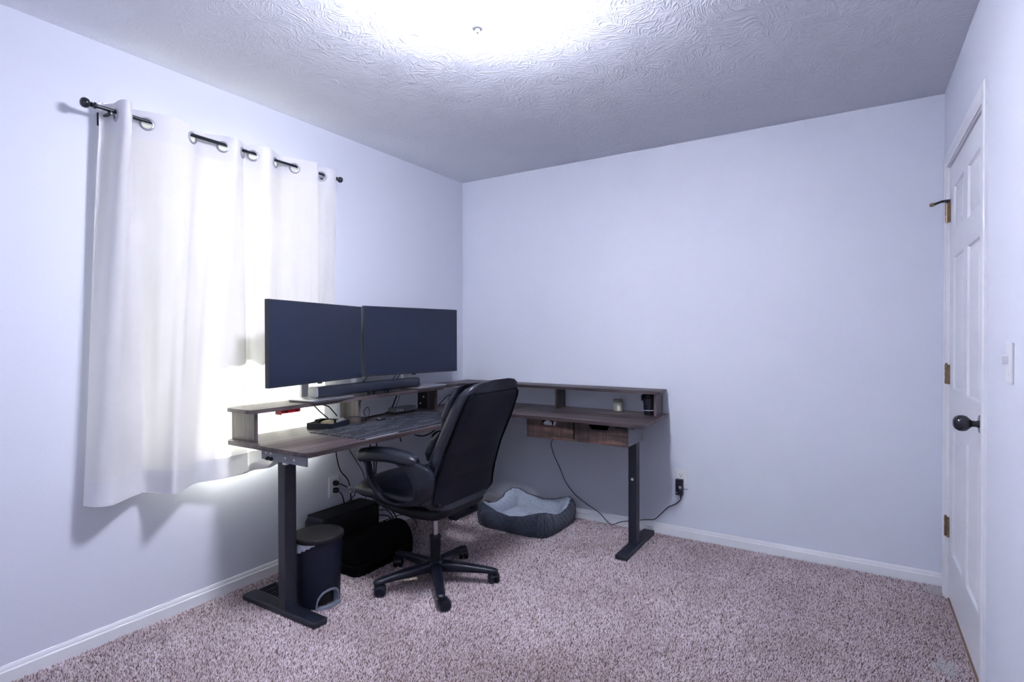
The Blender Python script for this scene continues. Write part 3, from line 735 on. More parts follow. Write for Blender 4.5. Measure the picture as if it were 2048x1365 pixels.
# ------------------------------------------------------------------ monitors
def monitor(label, L, R, zb, zt, neck):
    L = Vector((*L, 0)); R = Vector((*R, 0)); u = (R - L); w = u.length; u.normalize(); n = Vector((u.y, -u.x, 0))
    if n.x < 0: n = -n
    c = (L + R) / 2
    root = thing('monitor', label, 'monitor', (c.x, c.y, zb))
    M = Matrix((u, n, Vector((0, 0, 1)))).transposed().to_4x4(); M.translation = (c.x, c.y, zb); h = zt - zb
    def b(a, bb, bev=0.0, bm=None):
        bm = bm or new(); vs = box(bm, a, bb, bev, 2); xform(bm, vs, M); return bm
    sh = obj('shell', b((-w / 2, -0.026, 0), (w / 2, 0.0, h), 0.003), 'bezel', root)
    obj('screen', b((-w / 2 + 0.006, -0.001, 0.012), (w / 2 - 0.006, 0.0008, h - 0.006)), 'screen', root)
    obj('rear_housing', b((-w * 0.3, -0.052, 0.04), (w * 0.3, -0.026, h * 0.72), 0.012), 'bezel', root)
    obj('power_button', b((w / 2 - 0.040, -0.014, -0.003), (w / 2 - 0.030, -0.008, 0.001), 0.0008), 'led', root)
    obj('joystick_button', b((-0.006, -0.02, -0.007), (0.018, -0.008, 0.001), 0.001), 'bezel', root)
    nx, ny = neck
    bm = new(); box(bm, (nx - 0.011, ny - 0.023, SH), (nx + 0.011, ny + 0.023, zb + h * 0.5), 0.004)
    nk = obj('stand_neck', bm, 'silver_paint', root)
    q = c - n * 0.052; bm = new(); d = Vector((q.x, q.y, 0)) - Vector((nx, ny, 0))
    tube([(nx + 0.006, ny, zb + h * 0.44), (nx + 0.006 + d.x * 0.5, ny + d.y * 0.5, zb + h * 0.44), (q.x, q.y, zb + h * 0.44)], 0.016, 10, bm, sub=3)
    obj('stand_arm', bm, 'silver_paint', root, smooth=40)
    bm = new(); box(bm, (nx - 0.018, ny - 0.034, SH), (nx + 0.016, ny + 0.034, SH + 0.006), 0.002); obj('stand_foot', bm, 'silver_paint', nk)
monitor('large black monitor angled in front of the curtain, nearer the camera', (0.356, -1.914), (0.190, -1.211), 1.014, 1.420, (0.102, -1.538))
monitor('large black monitor angled against the bare wall beside the room corner', (0.182, -1.186), (0.316, -0.484), 1.016, 1.428, (0.105, -0.768))

# ------------------------------------------------------------------ things on the shelf
def laptop(label, o, size, ang, z, mb='silver'):
    root = thing('laptop', label, 'laptop', (o[0], o[1], z)); ca, sa = math.cos(ang), math.sin(ang)
    M = Matrix(((ca, -sa, 0, o[0]), (sa, ca, 0, o[1]), (0, 0, 1, z), (0, 0, 0, 1)))
    pts = round_poly([(0, 0), (size[0], 0), (size[0], size[1]), (0, size[1])], 0.012)
    ins = round_poly([(0.003, 0.003), (size[0] - 0.003, 0.003), (size[0] - 0.003, size[1] - 0.003), (0.003, size[1] - 0.003)], 0.012)
    bm = prism(ins, 0.001, 0.0085, 0.002); xform(bm, bm.verts[:], M); obj('laptop_base', bm, 'dark_grey_metal', root, smooth=30)
    bm = prism(pts, 0.0085, 0.0145, 0.002); xform(bm, bm.verts[:], M); obj('laptop_lid', bm, mb, root, smooth=30)
laptop('closed silver laptop on the shelf under the nearer end of the soundbar', (0.132, -1.662), (0.192, 0.285), 0.10, SH)
laptop('closed silver laptop on the shelf under the far end of the soundbar', (0.130, -0.862), (0.172, 0.300), 0.06, SH)
sb = thing('soundbar', 'long black soundbar under the two monitors', 'soundbar', (0.222, -1.18, SH + 0.0145))
sz = SH + 0.015
def sb_prof(i): return [(0.186 + 0.069 * 0.5 + a, sz + 0.029 + b) for a, b in superloop(0.0345 - i, 0.029 - i, 4.5, 28)]
def sweep_y(prof, ys, bm=None): return loft([[(x, y, z) for x, z in prof(i)] for y, i in ys], bm)
obj('speaker_body', sweep_y(sb_prof, [(-1.568, 0.0), (-0.800, 0.0)]), 'bezel', sb, smooth=40)
obj('end_cap', sweep_y(sb_prof, [(-1.580, 0.004), (-1.578, 0.0008), (-1.5682, -0.0006)]), 'cap', sb, smooth=40)
obj('end_cap', sweep_y(sb_prof, [(-0.7998, -0.0006), (-0.788, 0.0008), (-0.785, 0.005)]), 'plastic', sb, smooth=40)
for x, y in ((0.240, -1.205), (0.246, -1.170), (0.246, -1.080), (0.250, -1.050)):
    obj('puck_foot', lathe([(0.0115, SH), (0.012, SH + 0.001), (0.012, sz + 0.001), (0.0, sz + 0.001)], (x, y, 0), n=16), 'plastic', sb, smooth=30)
rh = thing('red_holder', 'small red plastic holder screwed under the near end of the shelf', 'holder', (0.262, -1.75, SH - 0.044))
bm = new(); box(bm, (0.232, -1.800, SH - 0.022), (0.280, -1.694, SH - 0.018), 0.001); box(bm, (0.232, -1.800, SH - 0.042), (0.236, -1.694, SH - 0.022), 0.001); box(bm, (0.276, -1.800, SH - 0.036), (0.280, -1.694, SH - 0.022), 0.001)
box(bm, (0.236, -1.800, SH - 0.042), (0.276, -1.796, SH - 0.022), 0.001)
obj('holder_body', bm, 'red', rh)
for y in (-1.782, -1.725): obj('slot', bx((0.2801, y, SH - 0.033), (0.2812, y + 0.018, SH - 0.026)), 'void', rh)

# ------------------------------------------------------------------ things on the desktop
tag(obj('desk_mat', prism(round_poly([(0.262, -1.632), (0.648, -1.625), (0.642, -0.668), (0.262, -0.672)], 0.012), DT, DT + 0.004, 0.001), 'deskmat', loc=(0.455, -1.15, DT)), 'dark blue desk mat with pale printed lines on the desktop', 'desk mat')
tr = thing('open_tray', 'low black tray of small electronic parts on the desk under the shelf', 'tray', (0.19, -1.45, DT))
ca, sa = math.cos(0.32), math.sin(0.32)
TM = Matrix(((ca, -sa, 0, 0.152), (sa, ca, 0, -1.560), (0, 0, 1, DT), (0, 0, 0, 1)))
def tb(*boxes, bev=0.001):
    bm = new()
    for a, b in boxes: vs = box(bm, a, b, bev); xform(bm, vs, TM)
    return bm
tw, tl, th = 0.148, 0.175, 0.030
obj('tray_base', tb(((0, 0, 0), (tw, tl, 0.004))), 'plastic', tr)
for a, b in (((0, 0, 0.004), (tw, 0.005, th)), ((0, tl - 0.005, 0.004), (tw, tl, th)), ((0, 0.005, 0.004), (0.005, tl - 0.005, th)), ((tw - 0.005, 0.005, 0.004), (tw, tl - 0.005, th))):
    obj('tray_side', tb((a, b)), 'plastic', tr)
def tray_item(name, lab, cat_, boxes, m, bev=0.003):
    p = TM @ Vector((boxes[0][0][0], boxes[0][0][1], 0.004)); tag(obj(name, tb(*boxes, bev=bev), m, loc=p), lab, cat_)
tray_item('game_controller', 'black lumpy device lying at the left of the small tray', 'device', [((0.012, 0.022, 0.004), (0.060, 0.120, 0.034)), ((0.018, 0.040, 0.030), (0.052, 0.100, 0.044))], 'plastic_matte', 0.008)
tray_item('circuit_board', 'pale metal circuit board leaning in the middle of the small tray', 'circuit board', [((0.070, 0.020, 0.004), (0.105, 0.090, 0.036)), ((0.078, 0.03, 0.034), (0.098, 0.05, 0.041)), ((0.080, 0.06, 0.034), (0.100, 0.084, 0.039))], 'gold_board', 0.001)
tray_item('metal_part', 'small bright metal part at the far corner of the small tray', 'metal part', [((0.112, 0.100, 0.004), (0.136, 0.160, 0.036)), ((0.118, 0.12, 0.034), (0.132, 0.15, 0.041))], 'silver', 0.002)
dk = thing('docking_station', 'slim silver docking station on the desk under the shelf', 'docking station', (0.13, -0.815, DT))
obj('dock_body', prism(round_poly([(0.092, -0.912), (0.166, -0.918), (0.166, -0.718), (0.092, -0.712)], 0.008), DT + 0.008, DT + 0.034, 0.003), 'dock', dk, smooth=30)
obj('dock_base', bx((0.098, -0.905, DT), (0.160, -0.724, DT + 0.008), 0.002), 'plastic', dk)
for y in (-0.895, -0.872, -0.850): obj('port', bx((0.1655, y - 0.006, DT + 0.017), (0.1668, y + 0.006, DT + 0.023)), 'led', dk)
obj('audio_port', lathe([(0.004, 0), (0.004, 0.001), (0, 0.001)], (0.1658, -0.832, DT + 0.020), (1, 0, 0), 12), 'void', dk)
obj('status_light', bx((0.1655, -0.748, DT + 0.023), (0.1667, -0.736, DT + 0.025)), 'led', dk)
gd = thing('usb_dongle', 'tiny dark gadget with a pale button lying on the printed mat', 'gadget', (0.285, -1.16, DT + 0.004))
obj('dongle_body', bx((0.272, -1.185, DT + 0.004), (0.296, -1.130, DT + 0.012), 0.003), 'plastic', gd); obj('button', bx((0.280, -1.174, DT + 0.012), (0.288, -1.165, DT + 0.015), 0.001), 'led', gd)
tag(obj('metal_clip', bx((0.345, -0.652, DT), (0.372, -0.622, DT + 0.008), 0.003), 'silver', loc=(0.358, -0.637, DT)), 'tiny shiny metal clip on the bare desktop past the mat', 'clip')
jr = thing('candle_jar', 'small cream jar with a brown lid on the short desk arm', 'jar', (1.295, -0.062, DT))
obj('jar_body', lathe([(0.026, 0.0), (0.030, 0.004), (0.030, 0.054), (0.027, 0.058), (0.0, 0.058)], (1.295, -0.062, DT), n=28), 'jar_glass', jr, smooth=40)
obj('jar_lid', lathe([(0.0295, 0.058), (0.0305, 0.060), (0.0305, 0.073), (0.027, 0.077), (0.0, 0.078)], (1.295, -0.062, DT), n=28), 'jar_lid', jr, smooth=40)
ln = thing('camera_lens', 'black zoom lens standing upright at the end of the short desk arm', 'camera lens', (1.518, -0.115, DT))
lc = (1.518, -0.115, DT)
obj('rear_cap', lathe([(0.030, 0), (0.031, 0.002), (0.031, 0.018), (0.0, 0.018)], lc, n=28), 'rubber', ln, smooth=40)
bm = lathe([(0.029, 0.018), (0.032, 0.020), (0.033, 0.030), (0.0345, 0.034), (0.0345, 0.066), (0.033, 0.068), (0.036, 0.071), (0.036, 0.098), (0.034, 0.1)], lc, n=32)
for k in range(32):
    t = 2 * PI * k / 32; x, y = lc[0] + 0.036 * math.cos(t), lc[1] + 0.036 * math.sin(t); box(bm, (x - 0.001, y - 0.001, DT + 0.073), (x + 0.001, y + 0.001, DT + 0.096))
obj('lens_barrel', bm, 'plastic', ln, smooth=35)
obj('white_scale', lathe([(0.0333, 0.0255), (0.0338, 0.0255), (0.0339, 0.030), (0.0334, 0.030)], lc, n=32, cap=False), 'led', ln)
obj('lens_hood', lathe([(0.038, 0.096), (0.041, 0.098), (0.0405, 0.118), (0.036, 0.128), (0.024, 0.129), (0.0, 0.129)], lc, n=32), 'plastic_matte', ln, smooth=40)
obj('hood_tab', bx((lc[0] - 0.046, lc[1] - 0.018, DT + 0.085), (lc[0] - 0.034, lc[1] + 0.004, DT + 0.118), 0.003), 'plastic_matte', ln)

# ------------------------------------------------------------------ office chair
CX, CY = 0.790, -1.283
ch = thing('office_chair', 'black leather executive office chair on five casters facing the monitors', 'chair', (CX, CY, 0))
YC = -1.258
XR = [(0.40, 0.985), (0.455, 0.968), (0.50, 0.968), (0.58, 0.985), (0.71, 1.032), (0.85, 1.098), (0.975, 1.152), (1.05, 1.178)]
def xr(z): return float(np.interp(z, [a for a, _ in XR], [b for _, b in XR]))
BK = [(0.425, 0.165, 0.050), (0.437, 0.215, 0.085), (0.47, 0.248, 0.105), (0.58, 0.250, 0.118), (0.72, 0.240, 0.120), (0.85, 0.238, 0.116), (0.93, 0.234, 0.110), (0.985, 0.222, 0.100), (1.015, 0.196, 0.085), (1.034, 0.150, 0.062), (1.043, 0.090, 0.036)]
def back_sections(tab, dx=0.0, e=3.4, steps=30, squeeze=1.0):
    z0, z1 = tab[0][0], tab[-1][0]; S = []
    zs = sorted(set([t[0] for t in tab] + list(np.linspace(z0, z1, steps))))
    for z in zs:
        w = float(np.interp(z, [t[0] for t in tab], [t[1] for t in tab])); t_ = float(np.interp(z, [t[0] for t in tab], [t[2] for t in tab]))
        cx = xr(z) - dx - t_ / 2
        S.append([(cx + b, YC + a, z + b * 0.22) for a, b in superloop(w, t_ / 2, e, 44)])
    return S
obj('backrest', loft(back_sections(BK)), 'leather', ch, smooth=True)
CU = lambda z0, z1, w, t: [(z0, w * .82, t * .35), (z0 + 0.008, w * .94, t * .75), (z0 + (z1 - z0) * .3, w, t), (z0 + (z1 - z0) * .7, w, t), (z1 - 0.012, w * .94, t * .75), (z1, w * .82, t * .35)]
obj('headrest_cushion', loft(back_sections(CU(0.815, 1.028, 0.214, 0.085), 0.072, 3.0, 16)), 'leather', ch, smooth=True)
obj('back_cushion', loft(back_sections(CU(0.660, 0.818, 0.226, 0.085), 0.080, 3.0, 14)), 'leather', ch, smooth=True)
obj('back_cushion', loft(back_sections(CU(0.500, 0.663, 0.226, 0.085), 0.080, 3.0, 14)), 'leather', ch, smooth=True)
PN = [(0.452, 0.185), (0.464, 0.225), (0.48, 0.240), (0.58, 0.238), (0.71, 0.226), (0.85, 0.224), (0.945, 0.214), (0.972, 0.203), (0.986, 0.182)]
pz = sorted(set([a for a, _ in PN] + list(np.linspace(0.452, 0.986, 26))))
bm = new(); G = []
for z in pz:
    w = float(np.interp(z, [a for a, _ in PN], [b for _, b in PN])); G.append([])
    for k in range(17):
        a = -1 + k / 8; edge = max(abs(a) ** 8, ((abs(z - 0.719) / 0.267) ** 10))
        G[-1].append(bm.verts.new((xr(z) + 0.0075 - 0.0065 * edge - 0.012 * abs(a) ** 5, YC + w * a, z)))
for a, b in zip(G, G[1:]):
    for k in range(16): bm.faces.new((a[k], a[k + 1], b[k + 1], b[k]))
bp = obj('back_panel', bm, 'leather_back', ch, smooth=True)
rim = [G_ for G_ in [(xr(z) - 0.010, YC - float(np.interp(z, [a for a, _ in PN], [b for _, b in PN])), z) for z in pz]] + [(xr(z) - 0.010, YC + float(np.interp(z, [a for a, _ in PN], [b for _, b in PN])), z) for z in pz[::-1]]
obj('piping', tube([(x + 0.002, y, z) for x, y, z in rim], 0.0042, 6, closed=True, smooth_path=False), 'piping', ch, smooth=True)
for s in (-1, 1): obj('bolt', lathe([(0.009, 0), (0.008, 0.005), (0, 0.006)], (xr(0.462) - 0.004, YC + s * 0.205, 0.468), (1, 0, 0), 12), 'plastic', ch, smooth=30)
SE = [(0.434, 0.205, 0.470, 0.494), (0.440, 0.232, 0.452, 0.508), (0.456, 0.252, 0.438, 0.518), (0.51, 0.262, 0.428, 0.528), (0.62, 0.266, 0.426, 0.534), (0.78, 0.262, 0.426, 0.528), (0.88, 0.245, 0.430, 0.518), (0.935, 0.215, 0.440, 0.506)]
S = []
for x in sorted(set([s[0] for s in SE] + list(np.linspace(0.434, 0.935, 26)))):
    w, z0, z1 = (float(np.interp(x, [s[0] for s in SE], [s[k] for s in SE])) for k in (1, 2, 3))
    S.append([(x, YC + a, (z0 + z1) / 2 + b + 0.014 * max(0, b) / 0.05 * (1 - (a / w) ** 2)) for a, b in superloop(w, (z1 - z0) / 2, 2.8, 48)])
obj('seat', loft(S), 'leather', ch, smooth=True)
SP = [(0.50, 0.12, 0.415, 0.440), (0.53, 0.19, 0.398, 0.442), (0.62, 0.222, 0.385, 0.442), (0.80, 0.225, 0.362, 0.446), (0.90, 0.205, 0.362, 0.448), (0.945, 0.18, 0.385, 0.446), (0.96, 0.14, 0.41, 0.44)]
S = []
for x in sorted(set([s[0] for s in SP] + list(np.linspace(0.50, 0.96, 18)))):
    w, z0, z1 = (float(np.interp(x, [s[0] for s in SP], [s[k] for s in SP])) for k in (1, 2, 3))
    S.append([(x, YC + a, (z0 + z1) / 2 + b) for a, b in superloop(w, (z1 - z0) / 2, 3, 36)])
obj('seat_pan', loft(S), 'plastic_matte', ch, smooth=True)

ARM_O = [(0.545, 0.652), (0.580, 0.640), (0.592, 0.595), (0.608, 0.545), (0.627, 0.504), (0.649, 0.472), (0.695, 0.452), (0.753, 0.446), (0.830, 0.455), (0.896, 0.474), (0.955, 0.508), (0.990, 0.549), (1.000, 0.585), (0.998, 0.620), (0.984, 0.651), (0.945, 0.665), (0.903, 0.674), (0.80, 0.688), (0.70, 0.690), (0.60, 0.676)]
ARM_I = [(0.602, 0.648), (0.604, 0.622), (0.611, 0.588), (0.626, 0.548), (0.644, 0.512), (0.668, 0.488), (0.704, 0.473), (0.748, 0.464), (0.800, 0.468), (0.848, 0.483), (0.878, 0.503), (0.892, 0.530), (0.890, 0.555), (0.876, 0.585), (0.852, 0.614), (0.815, 0.640), (0.770, 0.657), (0.720, 0.664), (0.670, 0.664), (0.630, 0.659)]
def resample(P, n):
    P = cat([(a, b, 0) for a, b in P], 6, True) ; P.append(P[0]); L = [0]
    for a, b in zip(P, P[1:]): L.append(L[-1] + (b - a).length)
    return [(float(np.interp(L[-1] * k / n, L, [p.x for p in P])), float(np.interp(L[-1] * k / n, L, [p.y for p in P]))) for k in range(n)]
def arm(side):
    yc = YC + side * (0.290 if side < 0 else 0.268); n = 72
    pull = lambda P: [(x if (x < 0.80 or side < 0) else 0.80 + (x - 0.80) * 0.78, z) for x, z in P]
    O, I = resample(pull(ARM_O), n), resample(pull(ARM_I), n)
    C = [((o[0] + i[0]) / 2, (o[1] + i[1]) / 2) for o, i in zip(O, I)]
    bm = new(); rings = []
    for (ox, oz), (ix, iz) in zip(O, I):
        cx, cz = (ox + ix) / 2, (oz + iz) / 2; hx, hz = (ox - ix) / 2, (oz - iz) / 2; ring = []
        hw = 0.020 + 0.006 * max(0, (cx - 0.85) / 0.15)
        for k in range(12):
            t = 2 * PI * k / 12; c, s = math.cos(t), math.sin(t); c = math.copysign(abs(c) ** 0.6, c); s = math.copysign(abs(s) ** 0.6, s)
            tilt = 0.028 * max(0, (0.56 - cz)) / 0.1 * -side
            ring.append(bm.verts.new((cx + hx * c, yc + tilt + hw * s, cz + hz * c)))
        rings.append(ring)
    for a in range(n):
        A, B = rings[a], rings[(a + 1) % n]
        for k in range(12): bm.faces.new((A[k], A[(k + 1) % 12], B[(k + 1) % 12], B[k]))
    ar = obj('armrest', bm, 'plastic', ch, smooth=50)
    PD = [(0.533, 0.012, 0.656, 0.676), (0.540, 0.027, 0.645, 0.692), (0.560, 0.037, 0.640, 0.706), (0.62, 0.041, 0.650, 0.719), (0.73, 0.041, 0.658, 0.726), (0.83, 0.039, 0.655, 0.718), (0.88, 0.033, 0.653, 0.706), (0.900, 0.023, 0.656, 0.695), (0.908, 0.011, 0.664, 0.686)]
    S = []
    for x in sorted(set([s[0] for s in PD] + list(np.linspace(0.533, 0.908, 24)))):
        w, z0, z1 = (float(np.interp(x, [s[0] for s in PD], [s[k] for s in PD])) for k in (1, 2, 3))
        S.append([(x, yc + a, (z0 + z1) / 2 + b) for a, b in superloop(w, (z1 - z0) / 2, 2.6, 28)])
    obj('arm_pad', loft(S), 'leather', ar, smooth=True)
    for x, z in pull(((0.945, 0.612), (0.952, 0.560), (0.655, 0.478))): obj('bolt', lathe([(0.008, 0), (0.008, 0.0015), (0.006, 0.002), (0, 0.001)], (x, yc + side * 0.0245, z), (0, side, 0), 12), 'void', ar)
arm(-1); arm(1)
obj('gas_lift', lathe([(0.0145, 0.215), (0.0145, 0.365), (0.0, 0.365)], (CX, CY, 0), n=20), 'chrome', ch, smooth=40)
obj('lift_cover', lathe([(0.0, 0.095), (0.027, 0.095), (0.0265, 0.226), (0.028, 0.228), (0.028, 0.240), (0.0255, 0.243), (0.0, 0.243)], (CX, CY, 0), n=28), 'rubber', ch, smooth=40)
obj('hub', lathe([(0.030, 0.052), (0.045, 0.060), (0.048, 0.085), (0.043, 0.108), (0.034, 0.116), (0.0, 0.117)], (CX, CY, 0), n=30), 'plastic', ch, smooth=50)
for k in range(5):
    an = math.radians(26.6 + 72 * k); u = Vector((math.cos(an), math.sin(an), 0)); v = Vector((-u.y, u.x, 0)); c0 = Vector((CX, CY, 0))
    S = []
    for r, w, z0, z1 in ((0.02, 0.030, 0.060, 0.113), (0.06, 0.028, 0.060, 0.112), (0.15, 0.0255, 0.061, 0.104), (0.24, 0.0225, 0.060, 0.092), (0.285, 0.0215, 0.058, 0.085), (0.305, 0.0195, 0.058, 0.081), (0.316, 0.014, 0.060, 0.076), (0.320, 0.006, 0.063, 0.071)):
        S.append([c0 + u * r + v * a + Vector((0, 0, (z0 + z1) / 2 + b)) for a, b in superloop(w, (z1 - z0) / 2, 3, 20)])
    lg = obj('base_leg', loft(S), 'plastic', ch, smooth=50)
    cc = c0 + u * 0.303; sw_ = an + (0.5, -0.9, 0.75, 1.2, 0.2)[k]; a_ = Vector((math.cos(sw_), math.sin(sw_), 0)); d_ = Vector((-a_.y, a_.x, 0)); cw = cc + d_ * 0.016
    bm = new()
    for s in (-1, 1): lathe([(0.0, 0.0), (0.012, 0.0), (0.020, 0.001), (0.0255, 0.002), (0.0275, 0.005), (0.0275, 0.016), (0.0255, 0.019), (0.019, 0.0205), (0.018, 0.019), (0.0, 0.0205)], cw + a_ * (0.004 * s) + Vector((0, 0, 0.0285)), a_ * s, 24, bm)
    cs = obj('caster', bm, 'plastic', lg, smooth=40)
    bm = lathe([(0.008, 0.0), (0.012, 0.002), (0.012, 0.02), (0.0, 0.02)], (cc.x, cc.y, 0.046), n=14)
    M = Matrix((a_, d_, Vector((0, 0, 1)))).transposed().to_4x4(); M.translation = (cw.x, cw.y, 0.0285)
    for q in range(8):
        t0, t1 = math.radians(20 + 17 * q), math.radians(20 + 17 * (q + 1)); R0, R1 = 0.0285, 0.032
        P = [bm.verts.new(M @ Vector((x, R * math.cos(t), R * math.sin(t)))) for x in (-0.019, 0.019) for R, t in ((R0, t0), (R1, t0), (R1, t1), (R0, t1))]
        for f in ((0, 1, 2, 3), (7, 6, 5, 4), (1, 5, 6, 2), (0, 3, 7, 4), (0, 4, 5, 1), (3, 2, 6, 7)): bm.faces.new([P[i] for i in f])
    obj('caster_hood', bm, 'plastic', lg)

# ------------------------------------------------------------------ pet bed
bedc = (0.738, -0.275); ba, bb_ = 0.262, 0.232
bed = thing('pet_bed', 'grey quilted pet bed on the carpet in the corner under the desk', 'pet bed', (bedc[0], bedc[1], 0))
NB = 120
loopb = superloop(1, 1, 6.0, NB); bpts = []
for i, (a, b) in enumerate(loopb):
    a2, b2 = loopb[(i + 1) % NB]; a0, b0 = loopb[i - 1]
    t = Vector(((a2 - a0) * ba, (b2 - b0) * bb_)).normalized(); nr = Vector((t.y, -t.x))
    corner = (2 * abs(a * b) / (a * a + b * b)) ** 3.0
    wob = 0.004 * math.sin(i * 0.7) + 0.003 * math.sin(i * 1.9)
    bpts.append((Vector((bedc[0] + a * ba, bedc[1] + b * bb_)), nr, 0.104 + 0.052 * corner + wob * 0.4, wob, corner))
def bring(off, zf): return [(p.x + n.x * (off(c) + w * 0.8), p.y + n.y * (off(c) + w * 0.8), zf(h)) for p, n, h, w, c in bpts]
S = [bring(lambda c: -0.030, lambda h: 0.003), bring(lambda c: -0.006, lambda h: 0.004), bring(lambda c: 0.008, lambda h: 0.18 * h), bring(lambda c: 0.016, lambda h: 0.45 * h), bring(lambda c: 0.012, lambda h: 0.75 * h), bring(lambda c: -0.001, lambda h: 0.95 * h), bring(lambda c: -0.010, lambda h: h)]
obj('bed_wall', loft(S, cap=False), 'quilt', bed, smooth=True)
S = [bring(lambda c: -0.010, lambda h: h), bring(lambda c: -0.024, lambda h: h + 0.002), bring(lambda c: -0.042, lambda h: 0.93 * h), bring(lambda c: -0.060 - 0.01 * c, lambda h: 0.74 * h), bring(lambda c: -0.070 - 0.015 * c, lambda h: 0.045)]
obj('bolster', loft(S, cap=False), 'plush', bed, smooth=True)
obj('piping', tube(bring(lambda c: -0.012, lambda h: h + 0.001), 0.0035, 6, closed=True, smooth_path=False), 'quilt', bed, smooth=True)
bm = new(); rings = []
for k in range(9):
    f = 1 - k / 8.5; rings.append([bm.verts.new((bedc[0] + a * (ba - 0.066) * f, bedc[1] + b * (bb_ - 0.066) * f, 0.047 + 0.036 * (1 - f ** 3) - 0.014 * math.exp(-((1 - k / 8.5) / 0.13) ** 2) + 0.002 * math.sin(i * 0.6 + k))) for i, (a, b) in enumerate(loopb)])
for A, B in zip(rings, rings[1:]):
    for i in range(NB): bm.faces.new((A[i], A[(i + 1) % NB], B[(i + 1) % NB], B[i]))
bm.faces.new(rings[-1]); obj('cushion', bm, 'plush', bed, smooth=True)
for sx, sy in ((1, -1), (1, 1), (-1, -1), (-1, 1)):
    i = min(range(NB), key=lambda q: (loopb[q][0] * 1 - sx) ** 2 + (loopb[q][1] - sy) ** 2); p, n, h, w, c = bpts[i]
    obj('corner_seam', tube([(p.x + n.x * o, p.y + n.y * o, z * h) for o, z in ((0.0, 0.04), (0.011, 0.2), (0.018, 0.5), (0.013, 0.78), (-0.008, 1.0))], 0.0032, 6, sub=4), 'quilt', bed, smooth=True)
bm = new(); box(bm, (0.690, -0.545, 0.008), (0.732, -0.515, 0.0105), 0.0005); obj('care_tag', bm, 'tag', bed)

# ------------------------------------------------------------------ step bin
BC = Vector((0.450, -1.7285, 0)); binr = thing('step_bin', 'round black pedal bin with a dusty lid beside the desk leg', 'trash bin', (BC.x, BC.y, 0))
NT, NZ = 96, 34; H0, HB = 0.004, 0.305; A0 = math.radians(-8)
def br_(z): return 0.097 + 0.010 * (z - H0) / (HB - H0)
bm = new(); G = []
for j in range(NZ + 1):
    z = H0 + (HB - H0) * j / NZ; G.append([bm.verts.new((BC.x + br_(z) * math.cos(2 * PI * i / NT), BC.y + br_(z) * math.sin(2 * PI * i / NT), z)) for i in range(NT)])
for j in range(NZ):
    for i in range(NT):
        a = (2 * PI * (i + .5) / NT - A0 + PI) % (2 * PI) - PI; z = H0 + (HB - H0) * (j + .5) / NZ
        if (abs(a) / 0.66) ** 2.4 + (z / 0.090) ** 2.4 < 1: continue
        bm.faces.new((G[j][i], G[j][(i + 1) % NT], G[j + 1][(i + 1) % NT], G[j + 1][i]))
obj('bin_body', bm, 'bin', binr, smooth=60)
obj('inner_bucket', lathe([(0.0, 0.012), (0.068, 0.012), (0.074, 0.10), (0.090, 0.29), (0.086, 0.29)], BC, n=40), 'void', binr, smooth=40)
P = []
for k in range(25):
    t = PI * k / 24; a = A0 - 0.66 * math.copysign(abs(math.cos(t)) ** (2 / 2.4), math.cos(t)); z = 0.090 * abs(math.sin(t)) ** (2 / 2.4)
    P.append((a, max(0.004, z)))
S = []
for a, z in P:
    r0 = br_(z) + 0.0025; r1 = br_(z) - 0.022; zz = z + 0.0015; k2 = 0.90
    a2 = A0 + (a - A0) * k2; z2 = z * k2
    S.append([(BC.x + r0 * math.cos(a), BC.y + r0 * math.sin(a), zz), (BC.x + r0 * math.cos(a2), BC.y + r0 * math.sin(a2), max(0.004, z2)), (BC.x + r1 * math.cos(a2), BC.y + r1 * math.sin(a2), max(0.004, z2)), (BC.x + r1 * math.cos(a), BC.y + r1 * math.sin(a), zz)])
obj('arch_rim', loft(S), 'pedal', binr, smooth=40)
pts = [(BC.x + 0.112 * math.cos(A0 + t), BC.y + 0.112 * math.sin(A0 + t)) for t in np.linspace(-0.62, 0.62, 14)] + [(BC.x + 0.086 * math.cos(A0 + t), BC.y + 0.086 * math.sin(A0 + t)) for t in np.linspace(0.60, -0.60, 14)]
obj('pedal', prism(pts, 0.006, 0.014, 0.002), 'pedal', binr, smooth=30)
obj('lid', lathe([(0.108, HB), (0.114, HB + 0.001), (0.1165, HB + 0.006), (0.1165, HB + 0.018), (0.113, HB + 0.022), (0.109, HB + 0.0215), (0.09, HB + 0.0235), (0.05, HB + 0.0255), (0.0, HB + 0.026)], BC, n=64), 'lid', binr, smooth=30)
bm = new(); G = []; ca0 = math.radians(-39)
for i in range(41):
    a = ca0 - 0.10 - 1.75 * i / 40; ln_ = 0.060 * min(1, max(0.0, i / 26)) ** 0.9 + 0.003 * math.sin(i * 1.3)
    G.append([bm.verts.new((BC.x + (br_(HB) + 0.003 + 0.002 * math.sin(i * 0.9 + j)) * math.cos(a), BC.y + (br_(HB) + 0.003 + 0.002 * math.sin(i * 0.9 + j)) * math.sin(a), HB + 0.001 - max(0.002, ln_) * j / 5)) for j in range(6)])
for A, B in zip(G, G[1:]):
    for j in range(5): bm.faces.new((A[j], B[j], B[j + 1], A[j + 1]))
obj('bin_liner', bm, 'liner', binr, smooth=60)

